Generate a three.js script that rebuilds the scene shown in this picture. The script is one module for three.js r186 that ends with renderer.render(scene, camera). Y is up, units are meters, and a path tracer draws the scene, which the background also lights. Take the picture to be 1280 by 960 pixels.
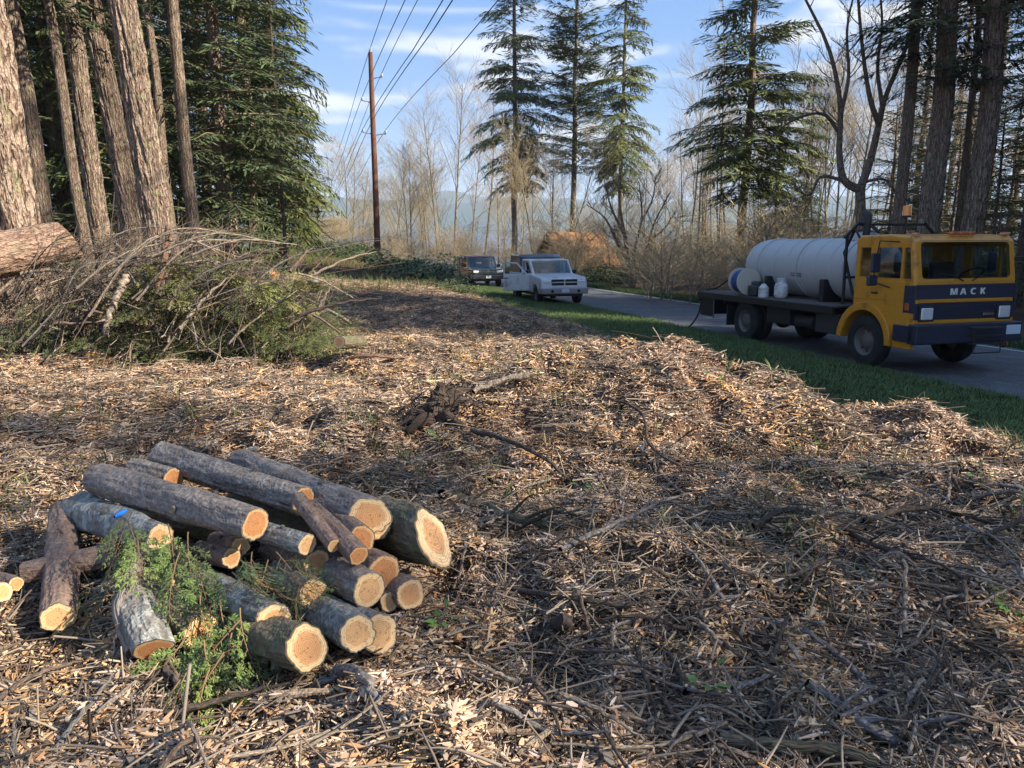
import * as THREE from 'three';
import { mergeGeometries } from 'three/addons/utils/BufferGeometryUtils.js';
import { RoundedBoxGeometry } from 'three/addons/geometries/RoundedBoxGeometry.js';
import { TextGeometry } from 'three/addons/geometries/TextGeometry.js';
import { FontLoader } from 'three/addons/loaders/FontLoader.js';
import { Brush, Evaluator, SUBTRACTION } from 'three-bvh-csg';
import { createNoise2D, createNoise3D } from 'simplex-noise';

// ---------------------------------------------------------------- camera, sky, sun, exposure
const scene = new THREE.Scene();
const F = 950, PITCH = THREE.MathUtils.degToRad(11.7), EYE = new THREE.Vector3(0, 1.6, 0);
const camera = new THREE.PerspectiveCamera(2 * THREE.MathUtils.radToDeg(Math.atan(480 / F)), 4 / 3, 0.1, 9000);
camera.position.copy(EYE);
camera.rotation.x = -PITCH;
const renderer = new THREE.WebGLRenderer();
renderer.toneMapping = THREE.LinearToneMapping;
renderer.toneMappingExposure = 2.45;
renderer.shadowMap.enabled = true;

function rng(seed) { let s = seed | 0; return () => { s = (s + 0x6d2b79f5) | 0; let t = Math.imul(s ^ (s >>> 15), 1 | s); t = (t + Math.imul(t ^ (t >>> 7), 61 | t)) ^ t; return ((t ^ (t >>> 14)) >>> 0) / 4294967296; }; }
const n2 = createNoise2D(rng(11)), n3 = createNoise3D(rng(12));
const clamp = (x, a = 0, b = 1) => Math.min(b, Math.max(a, x));
const lerp = (a, b, t) => a + (b - a) * t;
const sstep = (a, b, x) => { const t = clamp((x - a) / (b - a)); return t * t * (3 - 2 * t); };
const V = (x, y, z) => new THREE.Vector3(x, y, z);

const SUN_AZ = THREE.MathUtils.degToRad(70), SUN_EL = THREE.MathUtils.degToRad(33);   // to the right of the view, a little behind it
const SUN = V(Math.sin(SUN_AZ) * Math.cos(SUN_EL), Math.sin(SUN_EL), Math.cos(SUN_AZ) * Math.cos(SUN_EL));
{
  const W = 2048, Hh = 1024, data = new Float32Array(W * Hh * 4);
  for (let j = 0; j < Hh; j++) {
    const el = ((j + 0.5) / Hh - 0.5) * Math.PI, y = Math.sin(el), c = Math.cos(el);
    for (let i = 0; i < W; i++) {
      const az = ((i + 0.5) / W - 0.5) * 2 * Math.PI, x = Math.cos(az) * c, z = Math.sin(az) * c;
      const k = Math.pow(1 - clamp(y), 6.0);
      let r = lerp(0.072, 0.32, k), g = lerp(0.168, 0.41, k), b = lerp(0.37, 0.5, k);
      // thin cirrus drawn out along the horizon
      const wx = x + 0.25 * n3(x * 1.7, y * 4, z * 1.7), wz = z + 0.25 * n3(z * 1.7, y * 4 + 9, x * 1.7);
      let f = 0, a = 0.5, q = 1; for (let o = 0; o < 5; o++) { f += a * n3(wx * 2.6 * q, y * 17 * q + 3, wz * 2.6 * q); a *= 0.52; q *= 2.05; }
      const cl = sstep(-0.02, 0.5, f) * sstep(-0.02, 0.1, y) * 0.85;
      r = lerp(r, 0.45, cl); g = lerp(g, 0.46, cl); b = lerp(b, 0.47, cl);
      if (y < 0) { const d = sstep(0, -0.12, y); r = lerp(r, 0.16, d); g = lerp(g, 0.17, d); b = lerp(b, 0.17, d); }
      const o = (j * W + i) * 4; data[o] = r; data[o + 1] = g; data[o + 2] = b; data[o + 3] = 1;
    }
  }
  const sky = new THREE.DataTexture(data, W, Hh, THREE.RGBAFormat, THREE.FloatType);
  sky.mapping = THREE.EquirectangularReflectionMapping; sky.magFilter = THREE.LinearFilter; sky.minFilter = THREE.LinearFilter; sky.needsUpdate = true;
  scene.background = sky; scene.environment = sky;
}
const sun = new THREE.DirectionalLight(new THREE.Color().setRGB(1.0, 0.9, 0.74), 5);
sun.position.copy(SUN).multiplyScalar(80); sun.castShadow = true;
sun.shadow.mapSize.set(4096, 4096); Object.assign(sun.shadow.camera, { left: -60, right: 60, top: 60, bottom: -60, near: 1, far: 220 });
scene.add(sun, sun.target);

// ---------------------------------------------------------------- helpers
const used = new Map();
function numbered(name) { const k = used.get(name) ?? 0; used.set(name, k + 1); return k ? name + '_' + String(k).padStart(3, '0') : name; }
function shade(o) { o.traverse((m) => { if (m.isMesh) { m.castShadow = true; m.receiveShadow = true; } }); return o; }
function tag(o, label, category, group, kind) { o.userData = { label, category }; if (group) o.userData.group = group; if (kind) o.userData.kind = kind; return o; }
function thing(name, label, category, group, pos) { const g = new THREE.Group(); g.name = numbered(name); scene.add(g); if (pos) g.position.copy(pos); return tag(g, label, category, group); }
function part(name, geo, mat, parent) { const m = new THREE.Mesh(geo, mat); m.name = name; m.castShadow = m.receiveShadow = true; parent.add(m); return m; }
function solo(name, geo, mat, label, category, group, pos) { const m = new THREE.Mesh(geo, mat); m.name = numbered(name); m.castShadow = m.receiveShadow = true; if (pos) m.position.copy(pos); scene.add(m); return tag(m, label, category, group); }
function structure(name, geo, mat, label) { const m = new THREE.Mesh(geo, mat); m.name = name; m.receiveShadow = m.castShadow = true; scene.add(m); m.userData = { kind: 'structure', label, category: name.replace(/_/g, ' ') }; return m; }
function copyOf(o, label, group) { const c = o.clone(); c.name = numbered(o.name.replace(/_\d{3}$/, '')); scene.add(c); c.userData = { ...o.userData }; if (label) c.userData.label = label; if (group) c.userData.group = group; return c; }
const col = (r, g, b) => new THREE.Color().setRGB(r, g, b);
const std = (c, rough = 0.9, extra = {}) => new THREE.MeshStandardMaterial({ color: c, roughness: rough, metalness: 0, side: THREE.DoubleSide, ...extra });

// a point of the place seen along the ray through photograph position (px, py), t metres deep
function sight(px, py, t) {
  const u = (px - 640) / F, v = (480 - py) / F, c = Math.cos(PITCH), s = Math.sin(PITCH);
  return V(u * t, EYE.y + (v * c - s) * t, -(c + v * s) * t);
}

// periodic value noise for tiling textures
function tiler(seed) {
  const R = rng(seed), T = new Float32Array(4096); for (let i = 0; i < 4096; i++) T[i] = R();
  const h = (x, y) => T[((x * 73 + y * 179 + ((x * y) % 31) * 7) & 4095)];
  return (u, v, px, py) => {            // u, v in 0..1, px, py = cells per tile
    const x = u * px, y = v * py, x0 = Math.floor(x), y0 = Math.floor(y), fx = x - x0, fy = y - y0;
    const sx = fx * fx * (3 - 2 * fx), sy = fy * fy * (3 - 2 * fy), m = (a, n) => ((a % n) + n) % n;
    const a = h(m(x0, px), m(y0, py)), b = h(m(x0 + 1, px), m(y0, py)), c = h(m(x0, px), m(y0 + 1, py)), d = h(m(x0 + 1, px), m(y0 + 1, py));
    return lerp(lerp(a, b, sx), lerp(c, d, sx), sy);
  };
}
function fbm(t, u, v, px, py, oct = 4) { let s = 0, a = 0.5, w = 0; for (let i = 0; i < oct; i++) { s += a * t(u, v, px, py); w += a; a *= 0.55; px *= 2; py *= 2; } return s / w; }
function tex(w, h, fn, srgb = true, repeat) {
  const d = new Uint8Array(w * h * 4);
  for (let j = 0; j < h; j++) for (let i = 0; i < w; i++) { const c = fn((i + 0.5) / w, (j + 0.5) / h), o = (j * w + i) * 4; d[o] = clamp(c[0], 0, 255); d[o + 1] = clamp(c[1] ?? c[0], 0, 255); d[o + 2] = clamp(c[2] ?? c[0], 0, 255); d[o + 3] = 255; }
  const t = new THREE.DataTexture(d, w, h); t.magFilter = THREE.LinearFilter; t.minFilter = THREE.LinearMipmapLinearFilter; t.generateMipmaps = true; t.wrapS = t.wrapT = THREE.RepeatWrapping;
  if (srgb) t.colorSpace = THREE.SRGBColorSpace; if (repeat) t.repeat.set(...repeat); t.needsUpdate = true; return t;
}
const mix3 = (a, b, t) => [lerp(a[0], b[0], t), lerp(a[1], b[1], t), lerp(a[2], b[2], t)];

// collects tubes, leaves and faces into one geometry
class MB {
  constructor() { this.p = []; this.n = []; this.t = []; this.c = []; this.i = []; this.hasColor = false; this.cur = [1, 1, 1]; }
  color(r, g, b) { this.cur = [r, g, b]; this.hasColor = true; return this; }
  vert(x, y, z, nx, ny, nz, u = 0, v = 0) { this.p.push(x, y, z); this.n.push(nx, ny, nz); this.t.push(u, v); this.c.push(...this.cur); return this.p.length / 3 - 1; }
  tube(pts, rad, sides = 6, uvs = 1, cap = false, wob = null) {
    const L = pts.length; let vlen = 0, prev = null; const rows = [];
    const up = new THREE.Vector3(), d = new THREE.Vector3(), a = new THREE.Vector3(), b = new THREE.Vector3();
    for (let k = 0; k < L; k++) {
      if (k) vlen += pts[k].distanceTo(pts[k - 1]);
      d.copy(pts[Math.min(k + 1, L - 1)]).sub(pts[Math.max(k - 1, 0)]).normalize();
      if (!prev) { up.set(0, 1, 0); if (Math.abs(d.y) > 0.9) up.set(1, 0, 0); a.crossVectors(up, d).normalize(); } else { a.copy(prev).addScaledVector(d, -prev.dot(d)).normalize(); }
      prev = a.clone(); b.crossVectors(d, a);
      const r = rad[k], base = this.p.length / 3; rows.push(base);
      for (let s = 0; s <= sides; s++) {
        const th = s / sides * 2 * Math.PI, cs = Math.cos(th), sn = Math.sin(th), nx = a.x * cs + b.x * sn, ny = a.y * cs + b.y * sn, nz = a.z * cs + b.z * sn;
        const rr = wob ? r * wob(th, vlen) : r;
        this.vert(pts[k].x + nx * rr, pts[k].y + ny * rr, pts[k].z + nz * rr, nx, ny, nz, s / sides * uvs, vlen);
      }
    }
    for (let k = 0; k < L - 1; k++) for (let s = 0; s < sides; s++) { const q = rows[k] + s, w = rows[k + 1] + s; this.i.push(q, q + 1, w, q + 1, w + 1, w); }
    if (cap) for (const k of [0, L - 1]) { d.copy(pts[k ? L - 1 : 1]).sub(pts[k ? L - 2 : 0]).normalize().multiplyScalar(k ? 1 : -1); const c0 = this.vert(pts[k].x, pts[k].y, pts[k].z, d.x, d.y, d.z); const ring = []; for (let s = 0; s <= sides; s++) { const o = (rows[k] + s) * 3; ring.push(this.vert(this.p[o], this.p[o + 1], this.p[o + 2], d.x, d.y, d.z, 0.5, 0.5)); } for (let s = 0; s < sides; s++) this.i.push(c0, ring[s], ring[s + 1]); }
    return this;
  }
  face(vs) {                                   // flat polygon of Vector3, fan
    const a = V().copy(vs[1]).sub(vs[0]), b = V().copy(vs[2]).sub(vs[0]), n = a.cross(b).normalize();
    const ids = vs.map((v) => this.vert(v.x, v.y, v.z, n.x, n.y, n.z)); for (let k = 1; k < ids.length - 1; k++) this.i.push(ids[0], ids[k], ids[k + 1]); return this;
  }
  leaf(o, dir, side, len, wid) {               // diamond blade from o along dir
    const m = V().copy(o).addScaledVector(dir, len * 0.45), e = V().copy(o).addScaledVector(dir, len);
    return this.face([o, V().copy(m).addScaledVector(side, wid / 2), e, V().copy(m).addScaledVector(side, -wid / 2)]);
  }
  geo() {
    const g = new THREE.BufferGeometry();
    g.setAttribute('position', new THREE.Float32BufferAttribute(this.p, 3)); g.setAttribute('normal', new THREE.Float32BufferAttribute(this.n, 3)); g.setAttribute('uv', new THREE.Float32BufferAttribute(this.t, 2));
    if (this.hasColor) g.setAttribute('color', new THREE.Float32BufferAttribute(this.c, 3));
    g.setIndex(this.i); return g;
  }
}
const BX = (w, h, d, x = 0, y = 0, z = 0, r = 0.01) => new RoundedBoxGeometry(w, h, d, 2, Math.min(r, w / 2.1, h / 2.1, d / 2.1)).translate(x, y, z);
const CY = (r0, r1, h, seg = 24, open = false) => new THREE.CylinderGeometry(r0, r1, h, seg, 1, open);
const merge = (list) => mergeGeometries(list.map((g) => { const q = g.index ? g.toNonIndexed() : g; for (const k of Object.keys(q.attributes)) if (!['position', 'normal', 'uv'].includes(k)) q.deleteAttribute(k); return q; }));

// ---------------------------------------------------------------- terrain
const ROAD_W = 5.4, ROAD_COS = 0.9654;
const roadEdge = (d) => 7.55 - 0.27 * (d - 12);                        // x of the near edge at distance d
const roadY = (d) => -1.1 - 0.025 * (clamp(d, -60, 130) - 14.6);
const sideOf = (x, z) => (roadEdge(-z) - x) * ROAD_COS;                // metres from the road edge, + towards the clearing
const MOUNDS = [                                                      // x, d, rx, rd, height
  [0.95, 6.7, 1.5, 1.15, 0.5], [2.3, 6.6, 1.1, 0.9, 0.14], [-0.25, 6.3, 0.6, 0.5, 0.12], [1.9, 8.0, 0.9, 0.5, 0.08], [-1.4, 9.2, 1.3, 0.8, 0.14],
  [-3.3, 10.3, 1.9, 0.7, 0.28], [-4.8, 9.9, 1.4, 0.7, 0.22], [-6.4, 10.4, 1.6, 1.0, 0.15], [-2.2, 6.6, 1.2, 0.7, 0.1], [1.3, 3.4, 0.8, 0.5, 0.1], [2.9, 4.2, 0.9, 0.5, 0.1],
  [-0.9, 7.6, 0.7, 0.7, -0.2], [0.2, 4.6, 1.2, 0.6, -0.06], [1.6, 5.2, 0.8, 0.35, -0.08], [2.6, 5.1, 0.9, 0.3, -0.1], [3.4, 3.6, 0.5, 0.4, -0.08], [0.9, 13, 2, 1.5, -0.15],
];
function H(x, z) {
  const d = -z, s = sideOf(x, z), ry = roadY(d), r = Math.hypot(x, z);
  let up = -0.3 * sstep(5, 20, d) - 0.012 * clamp(d - 15, 0, 90) + 0.55 * sstep(-3, -14, x) * sstep(3, 10, d);
  for (const [mx, md, rx, rd, h] of MOUNDS) { const a = (x - mx) / rx, b = (d - md) / rd, q = a * a + b * b; if (q < 9) up += h * Math.exp(-q); }
  up -= 0.52 * sstep(1.6, 3.8, x) * sstep(5.4, 7.4, d) * sstep(22, 14, d);
  const near = sstep(40, 6, r);
  up += near * (0.08 * n2(x * 0.9, z * 0.9) + 0.06 * n2(x * 2.3 + 7, z * 2.3) + 0.035 * n2(x * 5.1, z * 5.1 + 3) - 0.09 * sstep(0.35, 0.8, n2(x * 1.5 + 40, z * 1.5 + 8))) + 0.12 * (1 - near) * n2(x * 0.12, z * 0.12);
  // a broken shelf of mulch at the bank's edge
  const lx = sstep(2.75, 3.3, x) * sstep(6.5, 5.2, x); const ld = 5.35 + 0.22 * n2(x * 1.1, 5) - 0.02 * x;
  let low;
  if (s > -ROAD_W - 0.3) low = ry - 0.05 + 0.045 * sstep(-0.35, 0.05, s) + 0.1 * sstep(0.1, 2.5, s) + 0.015 * n2(x * 3, z * 3) * sstep(0, 0.4, s);
  else { const q = -s - ROAD_W; low = ry - 0.05 - 0.12 * sstep(0.3, 1.6, q) + 0.3 * sstep(1.6, 6, q) + 0.25 * n2(x * 0.15, z * 0.15) * sstep(2, 8, q); }
  let h = lerp(low, up, sstep(3.3 + 0.4 * n2(z * 0.6, 1), 6.2 + 0.4 * n2(z * 0.5, 8), s));
  h += lx * 0.2 * (sstep(ld, ld + 0.07, d) - 0.85 * sstep(ld + 0.5, ld + 1.8, d)) - lx * 0.2 * Math.exp(-Math.pow((d - ld + 0.14) / 0.15, 2));
  h -= 17 * sstep(75, 260, d) * sstep(500, 120, Math.abs(x) - d * 0.6);
  if (d > 250) h = Math.min(h, -17);
  return h;
}
const onGround = (x, z, lift = 0) => V(x, H(x, z) + lift, z);
function seen(px, py, lift = 0) {                                       // where the ray through a photograph position meets the ground
  const a = sight(px, py, 0), b = sight(px, py, 1).sub(a); let t = 0.6, step = 0.02;
  for (; t < 400; t += step) { const x = a.x + b.x * t, y = a.y + b.y * t, z = a.z + b.z * t; if (y < H(x, z) + lift) break; step = 0.005 * t; }
  return V(a.x + b.x * t, H(a.x + b.x * t, a.z + b.z * t) + lift, a.z + b.z * t);
}
{
  const ang = []; for (let a = -180; a < -46; a += 4) ang.push(a); for (let a = -46; a < 46; a += 0.3) ang.push(a); for (let a = 46; a <= 180; a += 4) ang.push(a); ang[ang.length - 1] = 180;
  const rings = []; for (let r = 0.25; r < 1.2; r *= 1.25) rings.push(r); for (let r = 1.2; r < 22; r *= 1.0125) rings.push(r); for (let r = 22; r < 600; r *= 1.045) rings.push(r);
  const pos = [], uv = [], colr = [], idx = [], A = ang.length;
  const mulch = [1, 0.94, 0.9], grass = [0.25, 0.42, 0.14], duff = [0.62, 0.5, 0.36], meadow = [0.5, 0.56, 0.24];
  rings.forEach((r) => ang.forEach((a) => {
    const th = a * Math.PI / 180, x = Math.sin(th) * r, z = -Math.cos(th) * r, s = sideOf(x, z); pos.push(x, H(x, z), z); uv.push(x / 1.6, z / 1.6);
    const w = n2(x * 0.7, z * 0.7) * 0.6; let c = mulch;
    c = mix3(c, grass, sstep(4.4 + w, 3.6 + w, s)); c = mix3(c, duff, sstep(-ROAD_W - 2.5 + w, -ROAD_W - 4 + w, s)); c = mix3(c, meadow, sstep(0.15, 0.5, n2(x * 0.16, z * 0.16) + 0.5 * n2(x * 0.6, z * 0.6) + (-z - 46) / 14) * sstep(-9, -7, s)); c = mix3(c, duff, sstep(-6 + w * 2, -8 + w * 2, x + 0.2 * z));
    colr.push(...c);
  }));
  for (let k = 0; k < rings.length - 1; k++) for (let j = 0; j < A - 1; j++) { const q = k * A + j, w = q + A; idx.push(q, q + 1, w, q + 1, w + 1, w); }
  const g = new THREE.BufferGeometry(); g.setAttribute('position', new THREE.Float32BufferAttribute(pos, 3)); g.setAttribute('uv', new THREE.Float32BufferAttribute(uv, 2)); g.setAttribute('color', new THREE.Float32BufferAttribute(colr, 3)); g.setIndex(idx); g.computeVertexNormals();
  // shredded wood close up: strokes of every length and tone over dark soil, repeating every 1.6 m
  const paintMulch = (grey) => {
    const C = document.createElement('canvas'); C.width = C.height = 1024; const q = C.getContext('2d'), R = rng(515), pal = [[176, 142, 112], [150, 120, 96], [198, 166, 136], [120, 92, 72], [92, 70, 54], [166, 124, 88], [186, 164, 146], [74, 58, 48], [140, 118, 104]];
    q.fillStyle = grey ? '#202020' : 'rgb(66,50,40)'; q.fillRect(0, 0, 1024, 1024); q.lineCap = 'butt';
    for (let k = 0; k < 17000; k++) { const x = R() * 1024, y = R() * 1024, a = R() * 6.283, l = 5 + 38 * R() * R(), w = 1 + 4.5 * R() * R(), p = pal[Math.floor(R() * pal.length)], f = 0.8 + 0.4 * R(), dx = Math.cos(a) * l / 2, dy = Math.sin(a) * l / 2, g = Math.round(60 + 195 * k / 17000 * (0.6 + 0.4 * R())); q.strokeStyle = grey ? `rgb(${g},${g},${g})` : `rgb(${Math.min(255, p[0] * f) | 0},${Math.min(255, p[1] * f) | 0},${Math.min(255, p[2] * f) | 0})`; q.lineWidth = w; for (const ox of [-1024, 0, 1024]) for (const oy of [-1024, 0, 1024]) if (Math.abs(x + ox - 512) < 560 && Math.abs(y + oy - 512) < 560) { q.beginPath(); q.moveTo(x + ox - dx, y + oy - dy); q.lineTo(x + ox + dx, y + oy + dy); q.stroke(); } }
    const t = new THREE.CanvasTexture(C); t.wrapS = t.wrapT = THREE.RepeatWrapping; if (!grey) t.colorSpace = THREE.SRGBColorSpace; return t;
  };
  const map = paintMulch(false), bump = paintMulch(true);
  structure('ground', g, std(0xffffff, 1, { vertexColors: true, map, bumpMap: bump, bumpScale: 0.012 }), 'cleared ground covered in brown shredded wood mulch');
}
// road sheet with an uneven edge, and its white edge line
{
  const strip = (s0, s1, d0, d1, lift, name, mat, label, ragged = 0, cols = 10) => {
    const pos = [], uv = [], idx = []; let rows = 0;
    for (let d = d0; d <= d1; d += d < 60 ? 0.5 : 4, rows++) for (let k = 0; k <= cols; k++) {
      let s = lerp(s0, s1, k / cols); if (k === 0 || k === cols) s += ragged * n2(d * 0.9, k * 3 + s0);
      const x = roadEdge(d) - s / ROAD_COS; pos.push(x, roadY(d) + lift + 0.03 * (1 - Math.pow((s + ROAD_W / 2) / (ROAD_W / 2), 2)), -d); uv.push(x / 2, d / 2);
    }
    for (let j = 0; j < rows - 1; j++) for (let k = 0; k < cols; k++) { const q = j * (cols + 1) + k, w = q + cols + 1; idx.push(q, q + 1, w, q + 1, w + 1, w); }
    const g = new THREE.BufferGeometry(); g.setAttribute('position', new THREE.Float32BufferAttribute(pos, 3)); g.setAttribute('uv', new THREE.Float32BufferAttribute(uv, 2)); g.setIndex(idx); g.computeVertexNormals(); return structure(name, g, mat, label);
  };
  const t = tiler(21), am = tex(512, 512, (u, v) => { const a = fbm(t, u, v, 90, 90, 2), b = fbm(t, u, v, 5, 5, 3); const k = 82 + 60 * (a - 0.5) + 34 * (b - 0.5); return [k, k + 1, k + 4]; });
  const ab = tex(256, 256, (u, v) => [255 * fbm(t, u, v, 70, 70, 2)], false);
  strip(0, -ROAD_W, -40, 130, 0, 'road', std(0xffffff, 0.85, { map: am, bumpMap: ab, bumpScale: 0.006 }), 'dark grey asphalt road beside the clearing', 0.12);
  strip(-ROAD_W + 0.42, -ROAD_W + 0.3, -40, 100, 0.006, 'road_marking', std(col(0.55, 0.55, 0.52), 0.8), 'white painted line along the far road edge', 0, 1);
}
// water and the far shore
{
  const g = new THREE.PlaneGeometry(7000, 4000).rotateX(-Math.PI / 2).translate(0, -15.5, -2240);
  structure('water', g, new THREE.MeshPhysicalMaterial({ color: col(0.03, 0.06, 0.08), roughness: 0.18, ior: 1.33, side: THREE.DoubleSide }), 'grey blue water seen between the trees');
  const hill = (z0, amp, seed, name, base) => {
    const pos = [], idx = [], nx = 160, nz = 14;
    for (let j = 0; j <= nz; j++) for (let i = 0; i <= nx; i++) { const x = (i / nx - 0.5) * 7600, q = j / nz; pos.push(x, -16 + Math.sin(Math.min(1, q * 1.35) * Math.PI / 2) * (base + amp * (0.55 * n2(x * 0.0009, seed) + 0.3 * n2(x * 0.0027, seed + 5) + 0.08 * n2(x * 0.012, seed + j))), z0 - q * 900); }
    for (let j = 0; j < nz; j++) for (let i = 0; i < nx; i++) { const a = j * (nx + 1) + i, w = a + nx + 1; idx.push(a, a + 1, w, a + 1, w + 1, w); }
    const g = new THREE.BufferGeometry(); g.setAttribute('position', new THREE.Float32BufferAttribute(pos, 3)); g.setIndex(idx); g.computeVertexNormals();
    structure(name, g, std(col(0.035, 0.055, 0.035), 1), 'forested hill across the water, blue with distance');
  };
  hill(-2300, 45, 1.3, 'hill', 105); hill(-3300, 70, 7.7, 'far_hill', 160);
  scene.fog = new THREE.FogExp2(new THREE.Color().setRGB(0.55, 0.68, 0.85), 0.0002);
}

// ---------------------------------------------------------------- bark and leaf materials
const M = {};
{
  const t = tiler(31);
  const furrow = (u, v) => { const w = u + 0.05 * (fbm(t, u, v, 4, 5, 2) - 0.5); const a = Math.abs(fbm(t, w, v, 14, 4, 3) - 0.5) * 2, b = Math.abs(fbm(t, w + 0.37, v, 26, 9, 2) - 0.5) * 2; return clamp(Math.min(a * 3.2, 1) * 0.7 + Math.min(b * 2.6, 1) * 0.35); };
  const bmap = (dark, mid, light, moss) => tex(512, 512, (u, v) => { const f = furrow(u, v), g = fbm(t, u, v, 60, 60, 2), h = fbm(t, u + 0.2, v, 5, 4, 3); let c = f < 0.5 ? mix3(dark, mid, f * 2) : mix3(mid, light, f * 2 - 1); c = mix3(c, moss, sstep(0.56, 0.68, h) * 0.55); const k = 0.8 + 0.4 * g; return c.map((x) => x * k); });
  const bump = tex(512, 512, (u, v) => [255 * clamp(furrow(u, v) * 0.85 + 0.15 * fbm(t, u, v, 70, 70, 2))], false);
  M.firBark = std(0xffffff, 1, { map: bmap([84, 66, 55], [128, 107, 92], [162, 142, 126], [118, 118, 84]), bumpMap: bump, bumpScale: 0.06 });
  M.redBark = std(0xffffff, 1, { map: bmap([88, 66, 53], [126, 100, 84], [154, 128, 110], [120, 110, 88]), bumpMap: bump, bumpScale: 0.02 });
  M.alderBark = std(0xffffff, 0.95, { map: tex(256, 256, (u, v) => { const a = fbm(t, u, v, 6, 6, 4), b = fbm(t, u, v, 30, 60, 2); const k = 120 + 120 * (a - 0.5) + 50 * (b - 0.5); return [k + 8, k, k - 16]; }), bumpMap: bump, bumpScale: 0.006 });
  M.twig = std(col(0.36, 0.31, 0.23), 0.95, { vertexColors: true });
  M.needles = std(0xffffff, 0.75, { vertexColors: true });
  M.leafy = std(0xffffff, 0.65, { vertexColors: true });
}
// trunk: a tapered, slightly wandering column with raised bark plates
function trunkGeo(h, r, seed, { sides = 28, rows = 40, flare = 1.35, wander = 0.1, ridge = 0.06, taper = 0.75, top = 0.12 } = {}) {
  const m = new MB(), pts = [], rad = [];
  for (let k = 0; k <= rows; k++) { const q = Math.pow(k / rows, 1.35), y = q * h; pts.push(V(wander * n2(y * 0.12, seed), y - (k ? 0 : 0.35), wander * n2(y * 0.12, seed + 9))); rad.push(r * (1 - q * taper) * (1 + (flare - 1) * Math.exp(-y / (r * 2.2))) * (k === rows ? top : 1)); }
  const plate = (th, v) => 1 + ridge * (1 - 2 * Math.abs(n3(Math.cos(th) * 4.2, Math.sin(th) * 4.2, v * 0.7 + seed * 3)) + 0.5 * n3(Math.cos(th) * 9, Math.sin(th) * 9, v * 2.4 + seed)) + 0.05 * n3(Math.cos(th), Math.sin(th), v * 0.3 + seed);
  m.tube(pts, rad, sides, Math.max(1, Math.round(r * 6.28 / 0.9)), false, plate);
  for (let k = 1; k < m.t.length; k += 2) m.t[k] /= 1.1;
  const g = m.geo(); g.computeVertexNormals(); return g;
}
const bend = (o, dir, len, n, droop, wig, R) => { const pts = [o.clone()], d = dir.clone(); for (let k = 0; k < n; k++) { d.y -= droop / n; d.x += (R() - 0.5) * wig; d.z += (R() - 0.5) * wig; d.y += (R() - 0.5) * wig * 0.6; d.normalize(); pts.push(pts[k].clone().addScaledVector(d, len / n)); } return pts; };
// conifer: limbs in rough whorls, each carrying flat drooping sprays
function conifer(o) {
  const { h, from, reach, seed, tint = [0.045, 0.07, 0.028], gap = 0.5, per = 5, droop = 0.35, spray = 0.5, bare = 0, skip = 0.08, tip = 0.5, fine = 1, shape = 0.8, rise = 0.15 } = o;
  const R = rng(seed), limbs = new MB(), leaf = new MB(); limbs.color(0.5, 0.42, 0.36);
  for (let y = from; y < h - 0.3; y += gap * (0.3 + 1.4 * R())) {
    const q = (y - from) / (h - from), L0 = tip * 0.6 + reach * Math.pow(1 - q, shape) * Math.min(1, 0.45 + q * 4);
    for (let k = 0; k < per; k++) {
      if (R() < skip) continue;
      const az = R() * 6.283, L = L0 * (0.4 + 0.8 * R()), n = 5, start = V(0, y + (R() - 0.5) * gap, 0);
      const pts = bend(start, V(Math.cos(az), rise + 0.25 * q + 0.35 * (R() - 0.5), Math.sin(az)).normalize(), L, n, droop * (1 - 0.6 * q), 0.22, R);
      const rr = 0.012 + 0.011 * L; limbs.tube(pts, pts.map((_, i) => rr * (1 - i / (n + 0.6))), 3, 1);
      if (R() < bare) continue;
      const kk = 0.65 + 0.7 * R(), warm = R() * 0.5; leaf.color(tint[0] * kk * (1 + warm * 0.5), tint[1] * kk * (1 + warm * 0.15), tint[2] * kk);
      const steps = Math.max(6, Math.round(L * 8 * fine));
      for (let s = 0; s < steps; s++) {
        const u = 0.16 + 0.84 * (s + R()) / steps, f = Math.min(n - 1e-4, u * n), i = Math.floor(f), p = pts[i].clone().lerp(pts[i + 1], f - i), d = pts[i + 1].clone().sub(pts[i]).normalize();
        const sd = V(-d.z, 0, d.x).normalize().multiplyScalar(s % 2 ? 1 : -1), tl = spray * (0.45 + 0.7 * R()) * (1.15 - 0.6 * u) * Math.min(1.3, 0.5 + L * 0.3);
        const td = d.clone().multiplyScalar(0.75).addScaledVector(sd, 0.85 + 0.3 * R()); td.y -= 0.15 + droop * 0.45 * R(); td.normalize();
        const cnt = 5;
        for (let b = 0; b < cnt; b++) {
          const ld = td.clone().addScaledVector(V(R() - 0.5, (R() - 0.6) * 0.9, R() - 0.5), 0.7).normalize(), ls = V().crossVectors(ld, V(R() - 0.5, 1, R() - 0.5)).normalize();
          leaf.leaf(p.clone().addScaledVector(td, tl * 0.22 * b), ld, ls, tl * (0.38 + 0.4 * R()), tl * (0.075 + 0.055 * R()));
        }
      }
      leaf.leaf(pts[n - 1], pts[n].clone().sub(pts[n - 1]).normalize(), V(0.3, 0.6, 0.3).normalize(), spray * 0.6, spray * 0.12);
    }
  }
  return { limbs: limbs.geo(), crown: leaf.geo() };
}
const FIR = [];                                                        // shared shapes, built once for each kind of conifer
function firKind(key, trunk, o, bark = M.firBark) { FIR[key] = { trunk: trunkGeo(...trunk), ...conifer(o), bark }; }
firKind('tall_a', [34, 0.45, 1, { rows: 170, sides: 60, ridge: 0.13 }], { h: 34, from: 10, reach: 4.2, seed: 101, gap: 0.6, per: 5, spray: 0.85, droop: 0.4, skip: 0.12 }, M.firBark);
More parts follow.
